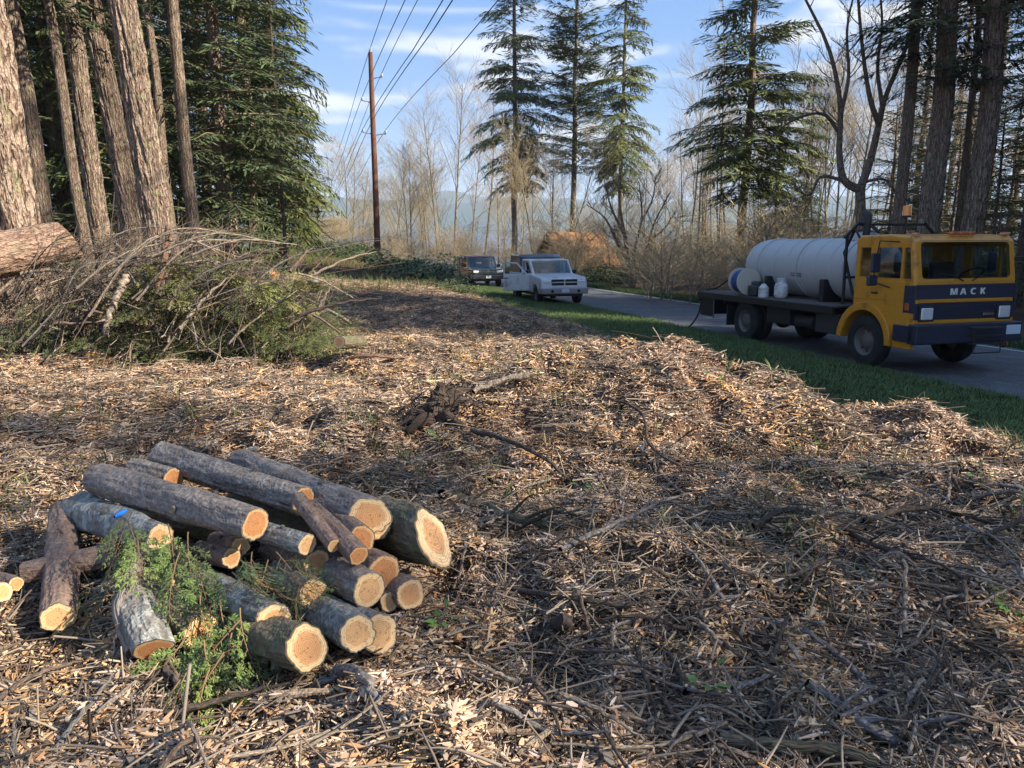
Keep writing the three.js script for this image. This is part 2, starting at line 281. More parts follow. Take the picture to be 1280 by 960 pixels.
firKind('tall_b', [32, 0.36, 2, { rows: 170, sides: 60, ridge: 0.13 }], { h: 32, from: 8, reach: 3.6, seed: 102, gap: 0.6, per: 5, spray: 0.8, droop: 0.4, skip: 0.15 }, M.firBark);
firKind('tall_c', [30, 0.27, 3, { rows: 50, sides: 28, ridge: 0.07 }], { h: 30, from: 9, reach: 3.0, seed: 103, gap: 0.65, per: 4, spray: 0.8, droop: 0.5, skip: 0.2 }, M.firBark);
firKind('open_fir', [31, 0.3, 4, { rows: 30, sides: 12 }], { h: 31, from: 7, reach: 4.6, seed: 104, gap: 0.42, per: 5, spray: 1.0, droop: 0.75, skip: 0.16, tint: [0.115, 0.15, 0.045], rise: 0.2, fine: 1.25 });
firKind('tiered_fir', [30, 0.28, 5, { rows: 30, sides: 12 }], { h: 30, from: 8, reach: 4.3, seed: 105, gap: 0.5, per: 6, spray: 1.0, droop: 0.3, skip: 0.12, tint: [0.12, 0.155, 0.045], rise: 0.35, fine: 1.25 });
firKind('dense_fir', [24, 0.3, 6, { rows: 30, sides: 12 }], { h: 24, from: 1.2, reach: 3.6, seed: 106, gap: 0.34, per: 6, spray: 0.8, droop: 0.45, skip: 0.22, tint: [0.07, 0.105, 0.04] });
firKind('cedar', [20, 0.24, 7, { rows: 30, sides: 12 }], { h: 20, from: 1.0, reach: 3.0, seed: 107, gap: 0.36, per: 6, spray: 0.85, droop: 0.95, skip: 0.08, tint: [0.075, 0.1, 0.02] }, M.redBark);
firKind('young_fir', [7, 0.09, 8, { rows: 12, sides: 8 }], { h: 7, from: 0.4, reach: 1.9, seed: 108, gap: 0.28, per: 5, spray: 0.5, droop: 0.3, skip: 0.05, tint: [0.045, 0.07, 0.024], fine: 1.4 });
firKind('shaggy', [28, 0.22, 9, { rows: 30, sides: 12 }], { h: 28, from: 4, reach: 2.6, seed: 109, gap: 0.55, per: 4, spray: 0.75, droop: 0.6, skip: 0.1, bare: 0.3, tint: [0.04, 0.06, 0.022] });
const firPlaced = new Map();
function fir(kind, name, label, group, x, z, { s = 1, turn = 0, leanX = 0, leanZ = 0, wide = 1, bark } = {}) {
  const k = FIR[kind], g = thing(name, label, 'tree', group, V(x, H(x, z) - 0.05, z)); g.rotation.set(leanX, turn, leanZ, 'ZXY'); g.scale.set(s * wide, s, s * wide);
  part('trunk', k.trunk, bark ?? k.bark, g); part('limbs', k.limbs, M.twig, g).userData.kind = 'stuff'; part('crown', k.crown, M.needles, g).userData.kind = 'stuff'; return g;
}
// bare broadleaf tree: forks again and again into fine twigs
function bareGeo({ h, r, seed, forks = 3, spread = 0.55, fineness = 4, leader = 0.8, tone = [1, 0.95, 0.85], segs = 6, first = 0.3, lift = 0.12, count = 18 }) {
  const R = rng(seed), wood = new MB(), fine = new MB(); fine.color(...tone);
  const grow = (o, d, len, rad, lev) => {
    const n = lev === 0 ? segs * 2 : lev < 3 ? 5 : 3, pts = bend(o, d, len, n, lev ? -lift * 1.6 : -0.05, lev === 0 ? 0.09 : 0.26, R), rr = pts.map((_, i) => rad * (1 - (i / n) * (lev === 0 ? 0.82 : 0.75)));
    (lev < 2 ? wood : fine).tube(pts, rr, lev === 0 ? 8 : lev === 1 ? 5 : 3, 1);
    if (lev >= fineness) return;
    const kids = lev === 0 ? count : lev === 1 ? 7 : 5;
    for (let k = 0; k < kids; k++) {
      const u = lev === 0 ? first + (1 - first) * Math.pow((k + R()) / kids, 0.85) : 0.25 + 0.75 * (k + R()) / kids, f = Math.min(n - 1e-3, u * n), i = Math.floor(f), p = pts[i].clone().lerp(pts[i + 1], f - i), dd = pts[i + 1].clone().sub(pts[i]).normalize();
      const az = R() * 6.283, side = V(Math.cos(az), 0, Math.sin(az)); side.addScaledVector(dd, -side.dot(dd)).normalize();
      const nd = dd.clone().multiplyScalar(1 - spread * 0.5).addScaledVector(side, spread * (0.6 + 0.6 * R())).normalize();
      const l = len * (lev === 0 ? (0.3 * (1.15 - u) + 0.1) * leader * 1.6 : 0.42 + 0.2 * R()) * (0.7 + 0.5 * R());
      grow(p, nd, l, Math.max(0.011, rr[i] * (lev === 0 ? 0.42 : 0.5)), lev + 1);
    }
  };
  grow(V(0, -0.2, 0), V((R() - 0.5) * 0.12, 1, (R() - 0.5) * 0.12).normalize(), h, r, 0);
  return { wood: wood.geo(), fine: fine.geo() };
}
const BARE = {
  alder_a: bareGeo({ h: 17, r: 0.15, seed: 201, count: 22, fineness: 3, leader: 0.62, tone: [0.95, 0.9, 0.85] }),
  alder_b: bareGeo({ h: 15, r: 0.12, seed: 202, count: 20, fineness: 3, leader: 0.7, tone: [1.1, 1.0, 0.85], first: 0.35 }),
  alder_c: bareGeo({ h: 13, r: 0.1, seed: 203, count: 18, fineness: 3, leader: 0.8, tone: [1.15, 1.05, 0.8], first: 0.2 }),
  pole: bareGeo({ h: 15, r: 0.085, seed: 204, count: 14, fineness: 2, leader: 0.4, tone: [1.3, 1.15, 0.9], first: 0.4 }),
  thicket: bareGeo({ h: 4.2, r: 0.04, seed: 205, count: 24, fineness: 2, leader: 1.3, tone: [1.12, 1.02, 0.78], first: 0.05, spread: 0.7 }),
};
function bareTree(kind, name, label, group, x, z, { s = 1, turn = 0, lean = 0, bark = M.alderBark, wide = 1 } = {}) {
  const g = thing(name, label, 'tree', group, V(x, H(x, z), z)); g.rotation.set(0, turn, lean, 'ZXY'); g.scale.set(s * wide, s, s * wide);
  part('trunk', BARE[kind].wood, bark, g); part('twigs', BARE[kind].fine, M.twig, g).userData.kind = 'stuff'; return g;
}
const at = (px, depth) => { const t = depth / Math.cos(PITCH); return [(px - 640) / F * t, -depth]; };   // x, z of something standing at this depth

// ---------------------------------------------------------------- the stand at the clearing's edge, big trunks
const DEG = Math.PI / 180;
{
  const list = [   // px, depth, kind, scale, lean, turn, label
    [40, 14, 'tall_a', 1.02, 1, 0.3, 'massive pale sunlit fir trunk behind the sawn end of the felled log', 0.95],
    [86, 20, 'tall_c', 0.95, 2.2, 1.2, 'slim fir trunk just behind the massive pale trunk'],
    [152, 17, 'tall_b', 0.72, 2.8, 2.2, 'brown fir trunk of middling width with a thin trunk against its side'],
    [129, 16.4, 'tall_c', 0.6, 2.4, 3.9, 'thin straight fir trunk leaning against a brown trunk'],
    [187, 18.5, 'tall_b', 0.88, 3.4, 5.1, 'leaning fir trunk close behind a thick sunlit one'],
    [221, 15, 'tall_a', 0.78, 3.9, 0.9, 'thick leaning sunlit fir trunk with rough bark above the brush pile'],
    [258, 20, 'tall_c', 0.86, 0.5, 2.9, 'smooth grey fir trunk standing alone beyond the brush pile', 0.68],
    [232, 27, 'tall_c', 0.8, 1, 4.4, 'fir trunk standing deep behind the thick leaning one'],
    [10, 19, 'tall_b', 0.9, 2, 2.6, 'fir trunk half hidden behind the massive pale trunk'],
  ];
  for (const [px, d, k, s, lean, turn, label, wd] of list) { const [x, z] = at(px, d); fir(k, 'fir_tree', label, 'big firs at the edge of the clearing', x, z, { s, turn, wide: wd ?? 0.75, leanZ: lean * DEG, bark: M.firBark }); }
  const R = rng(77), back = 'forest conifers behind the big firs';
  for (const [px, d, k, s] of [[-150, 17, 'tall_b'], [-60, 24, 'shaggy'], [20, 30, 'dense_fir'], [70, 34, 'shaggy'], [105, 31, 'cedar', 1.1], [150, 36, 'dense_fir'], [185, 30, 'cedar'], [215, 40, 'dense_fir', 1.1], [250, 34, 'shaggy'], [280, 46, 'dense_fir', 1.1], [140, 46, 'tall_b'], [60, 44, 'dense_fir', 1.2], [-20, 38, 'cedar', 1.2], [-120, 34, 'dense_fir', 1.1], [200, 54, 'dense_fir', 1.2], [110, 58, 'dense_fir', 1.3], [20, 60, 'dense_fir', 1.3], [260, 62, 'dense_fir', 1.2], [172, 27, 'young_fir', 1.3], [45, 25, 'young_fir', 1.1], [-60, 52, 'dense_fir', 1.3]]) {
    const [x, z] = at(px, d); fir(k, 'forest_conifer', k === 'cedar' ? 'yellow green cedar in the shaded stand behind the big firs' : k === 'young_fir' ? 'small young fir growing among the big trunks' : k === 'shaggy' || k === 'tall_b' ? 'tall thinly branched conifer deep in the shaded stand' : 'dark dense conifer deep in the stand behind the big firs', back, x, z, { s, turn: R() * 6.28 });
  }
  const edge = [[300, 30, 'dense_fir', 0.98, 'dark green fir with boughs sweeping low at the stand edge'], [332, 38, 'dense_fir', 0.92, 'dark fir behind the low sweeping one at the stand edge'], [362, 40, 'cedar', 1.1, 'bright yellow green cedar at the outer edge of the stand'], [340, 55, 'dense_fir', 1.1, 'far dense fir at the end of the stand'], [366, 34, 'shaggy', 0.52, 'slender crooked dark tree with thin crown beside the sunny gap'], [385, 60, 'cedar', 0.55, 'low rounded cedar leaning out from the end of the stand'], [408, 64, 'young_fir', 1.0, 'small bluish young fir at the far end of the clearing']];
  for (const [px, d, k, s, label] of edge) { const [x, z] = at(px, d); fir(k, 'edge_conifer', label, 'conifers along the stand edge', x, z, { s, turn: R() * 6.28, wide: k === 'shaggy' ? 0.7 : 1 }); }
}
// ---------------------------------------------------------------- trees beyond the road and towards the water
{
  const R = rng(88);
  const put = (px, d, k, label, o = {}) => { const [x, z] = at(px, d); return fir(k, 'tall_fir', label, 'tall firs towards the water', x, z, { turn: R() * 6.28, ...o }); };
  put(643, 72, 'open_fir', 'tall ragged fir rising behind bare alders beyond the dark vehicle', { s: 1.12, wide: 0.85 });
  put(713, 70, 'tiered_fir', 'tall symmetrical fir with tiered boughs above the shingled cabin', { s: 1.08, wide: 0.95, bark: M.alderBark });
  put(769, 66, 'open_fir', 'narrow drooping fir with a pale trunk beside the tiered fir', { s: 1.02, wide: 0.72, turn: 2.4, bark: M.alderBark });
  put(916, 42, 'open_fir', 'broad drooping fir behind the white tank, trunk in shade', { s: 0.72, wide: 1.25, turn: 4.0 });
  put(870, 75, 'shaggy', 'thin sparse fir beyond the roadside brush', { s: 0.5 });
  put(955, 50, 'cedar', 'shaded cedar beside the broad drooping fir', { s: 0.62, wide: 1.1 }); put(990, 56, 'cedar', 'second shaded cedar behind the bare forked tree', { s: 0.7 });
  const dark = [[1106, 26, 'tall_c', 0.8, 'narrow dark trunk behind the cab of the tanker truck'], [1143, 25, 'tall_b', 0.92, 'wide dark trunk behind the orange beacon'], [1178, 29, 'tall_c', 0.62, 'thin dark trunk between two wide dark trunks'], [1197, 24.5, 'tall_b', 0.9, 'wide dark trunk rising over the cab roof'], [1258, 27, 'tall_c', 0.72, 'slim dark trunk past the front of the cab'], [1300, 24, 'tall_b', 0.85, 'dark trunk beyond the front of the cab']];
  for (const [px, d, k, s, label] of dark) { const [x, z] = at(px, d); fir(k, 'roadside_fir', label, 'dark firs across the road', x, z, { s, turn: R() * 6.28, leanZ: 1.2 * DEG, bark: M.firBark }); }
  for (const [px, d, s] of [[1090, 33, 1.2], [1125, 30, 0.9], [1165, 32, 1.1], [1215, 28, 1.0], [1250, 30, 1.3], [1282, 25, 1.1], [1235, 36, 1.4], [1180, 38, 1.3], [1130, 40, 1.5], [1200, 34, 1.2], [1268, 33, 1.5], [1100, 42, 1.3], [1225, 24, 0.6]]) { const [x, z] = at(px, d); fir('young_fir', 'understory_fir', 'small shaded fir growing under the dark roadside firs', 'small firs under the dark trunks', x, z, { s, turn: R() * 6.28 }); }
  for (const [px, d, s] of [[1120, 48, 0.9], [1160, 55, 1], [1205, 46, 0.95], [1240, 52, 1], [1275, 42, 0.9], [1300, 36, 1]]) { const [x, z] = at(px, d); fir('shaggy', 'thin_conifer', 'thin sparse conifer in the wood behind the dark roadside firs', 'thin conifers behind the roadside firs', x, z, { s, turn: R() * 6.28 }); }
  // bare alders, nearest groups first
  const alder = (px, d, k, s, label, group, o) => { const [x, z] = at(px, d); bareTree(k, 'bare_alder', label, group, x, z, { s, turn: R() * 6.28, lean: (R() - 0.5) * 0.06, ...o }); };
  for (const [px, d, k, s] of [[551, 84, 'alder_a', 0.98], [571, 80, 'alder_a', 1.08], [606, 86, 'alder_b', 1.25], [590, 92, 'alder_a', 0.9], [538, 96, 'alder_b', 1.05]]) alder(px, d, k, s, 'tall bare alder with pale trunk against the sky beyond the pole', 'tall bare alders towards the water');
  for (let k = 0; k < 22; k++) alder(430 + 130 * R(), 75 + 40 * R(), R() < 0.5 ? 'alder_c' : 'alder_b', 0.55 + 0.4 * R(), 'tan bare alder in the sunny thicket beyond the pole', 'bare alders beyond the pole');
  for (let k = 0; k < 24; k++) alder(620 + 260 * R(), 62 + 40 * R(), R() < 0.5 ? 'alder_c' : 'alder_b', 0.5 + 0.4 * R(), 'tan bare alder in the thicket beyond the parked vehicles', 'bare alders beyond the vehicles');
  for (let k = 0; k < 58; k++) alder(850 + 420 * Math.pow(R(), 1.1), 44 + 40 * R(), R() < 0.72 ? 'pole' : 'alder_b', 0.7 + 0.45 * R(), 'pale thin bare alder in the wood across the road', 'thin bare alders across the road');
  alder(668, 64, 'alder_b', 0.75, 'leaning bare alder above the cabin gable', null, { lean: 0.2 });
  alder(700, 66, 'alder_c', 0.85, 'bare alder with mossy trunk at the cabin', null, { lean: -0.25 });
}
// two bare trees with their own shape, limbs laid out by hand
function limbTree(name, label, x, z, limbs, r0, seed, bark, twigTone) {
  const R = rng(seed), g = thing(name, label, 'tree', null, V(x, H(x, z) - 0.1, z)), wood = new MB(), fine = new MB(); fine.color(...twigTone);
  for (const [pts, ra, rb, twigs] of limbs) {
    const cv = new THREE.CatmullRomCurve3(pts.map((p) => V(...p))), n = 14, P = cv.getPoints(n); wood.tube(P, P.map((_, i) => r0 * lerp(ra, rb, i / n)), 9, 1);
    for (let k = 0; k < twigs; k++) {
      const u = 0.3 + 0.7 * R(), p = cv.getPoint(u), d = cv.getTangent(u), az = R() * 6.28, nd = d.clone().multiplyScalar(0.6).add(V(Math.cos(az), 0.25, Math.sin(az)).multiplyScalar(0.8)).normalize(), L = (1.1 - 0.5 * u) * (0.8 + 1.2 * R());
      const q = bend(p, nd, L, 5, -0.25, 0.35, R); fine.tube(q, q.map((_, i) => 0.022 * (1 - i / 6)), 4, 1);
      for (let j = 0; j < 6; j++) { const i = 1 + Math.floor(R() * 4), e = bend(q[i], nd.clone().add(V(R() - 0.5, R() * 0.6 - 0.1, R() - 0.5).multiplyScalar(1.6)).normalize(), L * (0.3 + 0.3 * R()), 4, -0.2, 0.4, R); fine.tube(e, e.map((_, m) => 0.011 * (1 - m / 6)), 3, 1); for (let w = 0; w < 3; w++) { const f = bend(e[1 + w], V(R() - 0.5, R() - 0.2, R() - 0.5).normalize(), L * 0.2, 3, -0.1, 0.3, R); fine.tube(f, f.map((_, m) => 0.007 * (1 - m / 4)), 3, 1); } }
    }
  }
  part('trunk', wood.geo(), bark, g); part('twigs', fine.geo(), M.twig, g).userData.kind = 'stuff'; return g;
}
{
  const [x, z] = at(1060, 27);    // forked bare tree behind the tank: px per metre there is about 35
  limbTree('forked_bare_tree', 'dark bare tree with a forked trunk rising behind the white tank', x, z, [
    [[[0.1, 0, 0], [0.05, 1.6, 0], [-0.05, 3.2, 0], [-0.2, 4.5, 0]], 1.2, 0.85, 0], [[[-0.2, 4.45, 0], [-0.8, 4.75, 0.1], [-1.05, 5.6, 0.1], [-1.2, 7.2, 0.2], [-1.7, 9, 0.1], [-2.6, 10.6, 0]], 0.8, 0.2, 9],
    [[[-0.2, 4.5, 0], [0.1, 5.4, -0.1], [0.25, 6.7, 0], [0.35, 7.4, 0], [0.9, 9.3, 0.2], [1.4, 11.4, 0.1]], 0.78, 0.22, 10], [[[0.25, 6.6, 0], [-0.2, 7.2, 0.3], [-0.5, 8.2, 0.3], [-1.0, 10.2, 0.5], [-1.2, 12, 0.4]], 0.55, 0.14, 8],
    [[[-1.1, 6.3, 0.1], [-1.8, 6.9, 0.3], [-2.8, 6.7, 0.4], [-3.6, 6.1, 0.5]], 0.35, 0.12, 5], [[[-0.8, 4.75, 0.1], [-1.5, 4.9, -0.2], [-1.8, 4.3, -0.3], [-2.4, 4.5, -0.2]], 0.35, 0.12, 4], [[[-0.15, 4.7, 0], [0.5, 4.8, 0.2], [0.9, 4.3, 0.4], [1.3, 4.1, 0.5]], 0.3, 0.1, 4], [[[0.3, 7.2, 0], [0.2, 8.5, -0.4], [0.3, 10, -0.6], [0, 12, -0.8]], 0.4, 0.12, 7], [[[-1.15, 7, 0.2], [-0.8, 8.2, -0.3], [-0.9, 9.8, -0.5], [-0.6, 11.5, -0.6]], 0.4, 0.12, 7],
  ], 0.19, 301, M.firBark, [0.55, 0.5, 0.45]);
  const [x2, z2] = at(786, 44);   // many-stemmed bare tree, about 21.6 px per metre
  limbTree('spreading_bare_tree', 'many stemmed bare tree with reddish lit stems beside the cabin', x2, z2, [
    [[[0, 0, 0], [-0.25, 1.5, 0], [-0.5, 3, 0.2], [-0.9, 5.2, 0.1], [-0.8, 7.2, 0]], 1, 0.2, 9], [[[0, 0, 0], [0.3, 1.3, 0.1], [0.8, 2.6, 0.2], [1.1, 3.8, 0.1], [2, 5.6, 0]], 0.8, 0.16, 9], [[[-0.3, 1.7, 0], [-1.0, 2.9, 0.2], [-1.7, 4.2, 0.1], [-2.7, 4.9, 0]], 0.6, 0.12, 8],
    [[[0.05, 0.4, 0], [0.1, 2.2, -0.3], [0.5, 4.2, -0.4], [0.3, 6.2, -0.6]], 0.7, 0.14, 9], [[[0.9, 2.9, 0.2], [1.7, 3.6, 0.3], [2.1, 4.2, 0.4], [2.4, 4.0, 0.5]], 0.45, 0.1, 7], [[[-0.6, 3.3, 0.2], [-1.4, 4.8, 0.5], [-1.8, 6.2, 0.6]], 0.5, 0.12, 8], [[[0.5, 4, -0.4], [1.1, 5.2, -0.6], [1.3, 6.6, -0.8]], 0.4, 0.1, 7],
  ], 0.17, 302, M.redBark, [0.5, 0.4, 0.36]);
}
// ---------------------------------------------------------------- brush along the road and at the clearing's end
{
  const R = rng(99), brushTone = [[0.36, 0.31, 0.23], [0.28, 0.25, 0.22], [0.42, 0.36, 0.24], [0.26, 0.2, 0.15]].map((c) => std(col(...c), 0.95, { vertexColors: true }));
  const brush = (px, d, s, label, group, wide = 1.5) => { const [x, z] = at(px, d); const g = bareTree('thicket', 'brush_clump', label, group, x, z, { s, turn: R() * 6.28, wide: wide * (0.7 + 0.6 * R()) }); g.children[1].material = brushTone[Math.floor(R() * 4)]; g.userData.category = 'shrub'; };
  for (let k = 0; k < 80; k++) brush(385 + 250 * R(), 56 + 30 * R(), 0.4 + 0.75 * R() * R(), 'tan leafless brush clump at the far end of the clearing', 'leafless brush at the far end');
  for (let k = 0; k < 80; k++) brush(640 + 250 * R(), 48 + 26 * R(), 0.4 + 0.8 * R() * R(), 'tan leafless brush clump beyond the parked vehicles', 'leafless brush beyond the vehicles');
  for (let k = 0; k < 110; k++) brush(800 + 440 * R(), 30 + 18 * R(), 0.4 + 0.6 * R() * R(), 'brown leafless brush clump along the far road side', 'leafless brush across the road');
  // leafy bushes: small blades on arching canes
  const bush = (seed, n, tint) => { const q = rng(seed), cane = new MB(), lf = new MB(); cane.color(0.7, 0.55, 0.45);
    for (let k = 0; k < n; k++) { const az = q() * 6.28, p = bend(V((q() - 0.5) * 0.5, 0, (q() - 0.5) * 0.5), V(Math.cos(az) * 0.7, 1, Math.sin(az) * 0.7).normalize(), 1.1 + 0.9 * q(), 7, 1.5, 0.25, q); cane.tube(p, p.map((_, i) => 0.012 * (1 - i / 9)), 3, 1);
      for (let j = 0; j < 26; j++) { const i = 1 + Math.floor(q() * 6.9), kk = 0.55 + 0.8 * q(), o = p[Math.min(i, 7)].clone().add(V(q() - 0.5, q() - 0.5, q() - 0.5).multiplyScalar(0.3)), d = V(q() - 0.5, q() * 0.6 - 0.25, q() - 0.5).normalize(); lf.color(tint[0] * kk, tint[1] * kk, tint[2] * kk); lf.leaf(o, d, V().crossVectors(d, V(q() - 0.5, 1, q() - 0.5)).normalize(), 0.11 + 0.08 * q(), 0.06 + 0.05 * q()); } }
    return { cane: cane.geo(), leaves: lf.geo() }; };
  const kinds = [bush(401, 46, [0.05, 0.085, 0.025]), bush(402, 46, [0.075, 0.105, 0.03])];
  const leafy = (px, d, s, k, label, group, flat = 0.8) => { const [x, z] = at(px, d), g = thing('leafy_bush', label, 'shrub', group, V(x, H(x, z) - 0.05, z)); g.rotation.y = R() * 6.28; g.scale.set(s, s * flat, s); part('canes', kinds[k].cane, M.twig, g).userData.kind = 'stuff'; part('foliage', kinds[k].leaves, M.leafy, g).userData.kind = 'stuff'; };
  for (const [px, d, s] of [[497, 38, 1.1], [512, 36, 1.3], [528, 35, 1.45], [545, 34, 1.5], [556, 33, 1.0], [588, 27, 0.4], [540, 30, 0.95], [560, 27, 0.6], [606, 26, 0.45], [624, 25, 0.4], [575, 25, 0.5], [520, 32, 0.9], [643, 24, 0.4]]) leafy(px, d, s, 0, 'dark green bramble bush on the bank before the dark vehicle', 'brambles on the bank');
  for (const [px, d, s] of [[438, 46, 1.1], [452, 48, 1.3], [461, 44, 0.9], [425, 52, 1.2]]) leafy(px, d, s, 0, 'dark leafy bush at the foot of the utility pole', 'bushes by the pole');
  for (let k = 0; k < 26; k++) leafy(640 + 260 * R(), 52 + 16 * R(), 0.8 + 0.8 * R(), 1, 'olive green bush among the leafless brush beyond the vehicles', 'olive bushes beyond the vehicles', 1);
  for (let k = 0; k < 9; k++) leafy(728 + 110 * R(), 50 + 8 * R(), 1.0 + 0.5 * R(), 1, 'sunlit yellow green bush around the shingled cabin', 'bushes around the cabin', 1);
  for (let k = 0; k < 10; k++) leafy(395 + 60 * R(), 55 + 14 * R(), 0.9 + 0.5 * R(), 1, 'sunlit green bush at the far end of the clearing', 'green bushes at the far end');
  for (let k = 0; k < 14; k++) leafy(-20 + 300 * R(), 17 + 8 * R(), 0.7 + 0.5 * R(), 1, 'green undergrowth bush between the big fir trunks', 'undergrowth between the trunks');
}
// ---------------------------------------------------------------- tall firs outside the picture that shade the road and the foreground
{
  const R = rng(55), q0 = Math.sin(SUN_AZ), q1 = Math.cos(SUN_AZ);
  const spots = [   // across-sun coordinate, distance towards the sun, kind, scale, width
    [-4.1, 20, 'shaggy', 0.85, 0.6], [-5.0, 21.5, 'shaggy', 0.85, 0.5], [-3.5, 26, 'shaggy', 1.0, 0.7], [-2.55, 22, 'shaggy', 0.88, 0.5], [-2.3, 24.5, 'dense_fir', 0.9, 0.34], [-2.9, 28, 'shaggy', 1.0, 0.45], [-0.7, 24, 'shaggy', 0.85, 0.8], [1.8, 20, 'shaggy', 0.85, 1.2], [3.4, 24, 'tall_b', 0.8, 1.1], [6.0, 20, 'shaggy', 0.85, 1.4], [-4.0, 31, 'shaggy', 1.05, 0.8], [2.6, 16.5, 'dense_fir', 0.8, 0.8], [4.8, 28, 'dense_fir', 1, 1], [2.4, 30, 'shaggy', 1.0, 1.2], [8.5, 24, 'tall_b', 0.8, 1.2],
    [-12.0, 19, 'tall_b', 0.6, 1.9], [-14.8, 24.5, 'tall_a', 0.98, 1], [-17.0, 25, 'tall_a', 1, 1.05], [-19.6, 24, 'tall_a', 1, 1.1], [-28.5, 24, 'tall_a', 1, 1.1], [-31, 27, 'tall_a', 1, 1.2], [-27, 30, 'dense_fir', 1.2, 1.2], [-34, 30, 'dense_fir', 1.2, 1.2], [-13.0, 22.5, 'tall_b', 0.66, 1.9], [-15.0, 19, 'tall_b', 0.62, 2], [-17.2, 22, 'tall_b', 0.68, 2], [-19.4, 18.5, 'tall_b', 0.64, 2], [-22, 22, 'dense_fir', 0.85, 1.2], [-25, 20, 'dense_fir', 0.85, 1.2], [-12.4, 27, 'dense_fir', 0.85, 1.1], [-17.8, 27, 'dense_fir', 0.9, 1.2], [-14.2, 15.5, 'dense_fir', 0.6, 1.3], [-18.2, 15, 'dense_fir', 0.6, 1.3],
  ];
  for (const [q, a, k, s, wide] of spots) { const x = a * q0 - q * q1, z = a * q1 + q * q0; fir(k, 'shading_fir', 'tall fir across the road, standing up the road from the tanker truck', 'tall firs up the road', x, z, { s, wide, turn: R() * 6.28, bark: M.firBark }); }
}

// ---------------------------------------------------------------- vehicles: x forward, y up, z to the vehicle's own right-hand side
const font = await new FontLoader().loadAsync('fonts/droid/droid_sans_bold.typeface.json');
{
  const gt = tiler(63), grime = tex(256, 256, (u, v) => { const a = fbm(gt, u, v, 6, 6, 4), b = fbm(gt, u, v, 40, 40, 2); const k = 236 - 60 * sstep(0.5, 0.75, a * 0.7 + b * 0.3) + 14 * (b - 0.5); return [k, k - 4, k - 10]; }), paint = (c, r = 0.45) => new THREE.MeshPhysicalMaterial({ color: c, roughness: r, map: grime, clearcoat: 0.35, clearcoatRoughness: 0.3, side: THREE.DoubleSide });
  const t = tiler(61), rub = tex(256, 256, (u, v) => { const k = 26 + 26 * fbm(t, u, v, 20, 20, 3); return [k, k, k]; });
  Object.assign(M, {
    yellow: paint(col(0.72, 0.32, 0.02)), navy: paint(col(0.014, 0.022, 0.06), 0.5), black: std(col(0.012, 0.012, 0.013), 0.6), steel: std(col(0.05, 0.05, 0.055), 0.6, { metalness: 0.4 }), tyre: std(0xffffff, 0.9, { map: rub }), rim: std(col(0.16, 0.145, 0.13), 0.65, { metalness: 0.4 }), chrome: std(col(0.7, 0.7, 0.72), 0.2, { metalness: 1 }),
    lettering: std(col(0.72, 0.72, 0.7), 0.5), poly: new THREE.MeshPhysicalMaterial({ color: col(0.42, 0.43, 0.43), roughness: 0.45, side: THREE.DoubleSide }), deck: std(col(0.09, 0.075, 0.065), 0.9), glass: new THREE.MeshPhysicalMaterial({ color: col(0.75, 0.82, 0.86), roughness: 0.03, transmission: 1, thickness: 0, ior: 1.5, side: THREE.DoubleSide }), lens: new THREE.MeshPhysicalMaterial({ color: col(0.85, 0.87, 0.9), roughness: 0.15, metalness: 0.35, clearcoat: 1, side: THREE.DoubleSide }),
    amber: new THREE.MeshPhysicalMaterial({ color: col(0.85, 0.28, 0.02), roughness: 0.3, clearcoat: 1, side: THREE.DoubleSide }), orange: new THREE.MeshPhysicalMaterial({ color: col(0.5, 0.1, 0.02), roughness: 0.3, clearcoat: 1, side: THREE.DoubleSide }), white: paint(col(0.74, 0.76, 0.8), 0.35), cream: std(col(0.55, 0.48, 0.4), 0.6), seat: std(col(0.05, 0.045, 0.04), 0.9), hose: std(col(0.02, 0.02, 0.022), 0.7), blueHose: std(col(0.03, 0.07, 0.2), 0.6), plate: std(col(0.6, 0.66, 0.75), 0.5),
  });
}
const ev = new Evaluator(); ev.attributes = ['position', 'normal', 'uv']; ev.useGroups = false;
const brush = (g) => { const b = new Brush(g.index ? g : g); b.updateMatrixWorld(); return b; };
const cut = (g, tools) => { let b = brush(g); for (const q of tools) b = ev.evaluate(b, brush(q), SUBTRACTION); return b.geometry; };
const prof = (pts, w, bevel = 0.05, z = 0) => { const s = new THREE.Shape(pts.map(([x, y]) => new THREE.Vector2(x, y))); const g = new THREE.ExtrudeGeometry(s, { depth: w - bevel * 2, bevelEnabled: bevel > 0, bevelSize: bevel, bevelThickness: bevel, bevelOffset: -bevel, bevelSegments: 3, steps: 1 }); return g.translate(0, 0, z - w / 2 + bevel); };
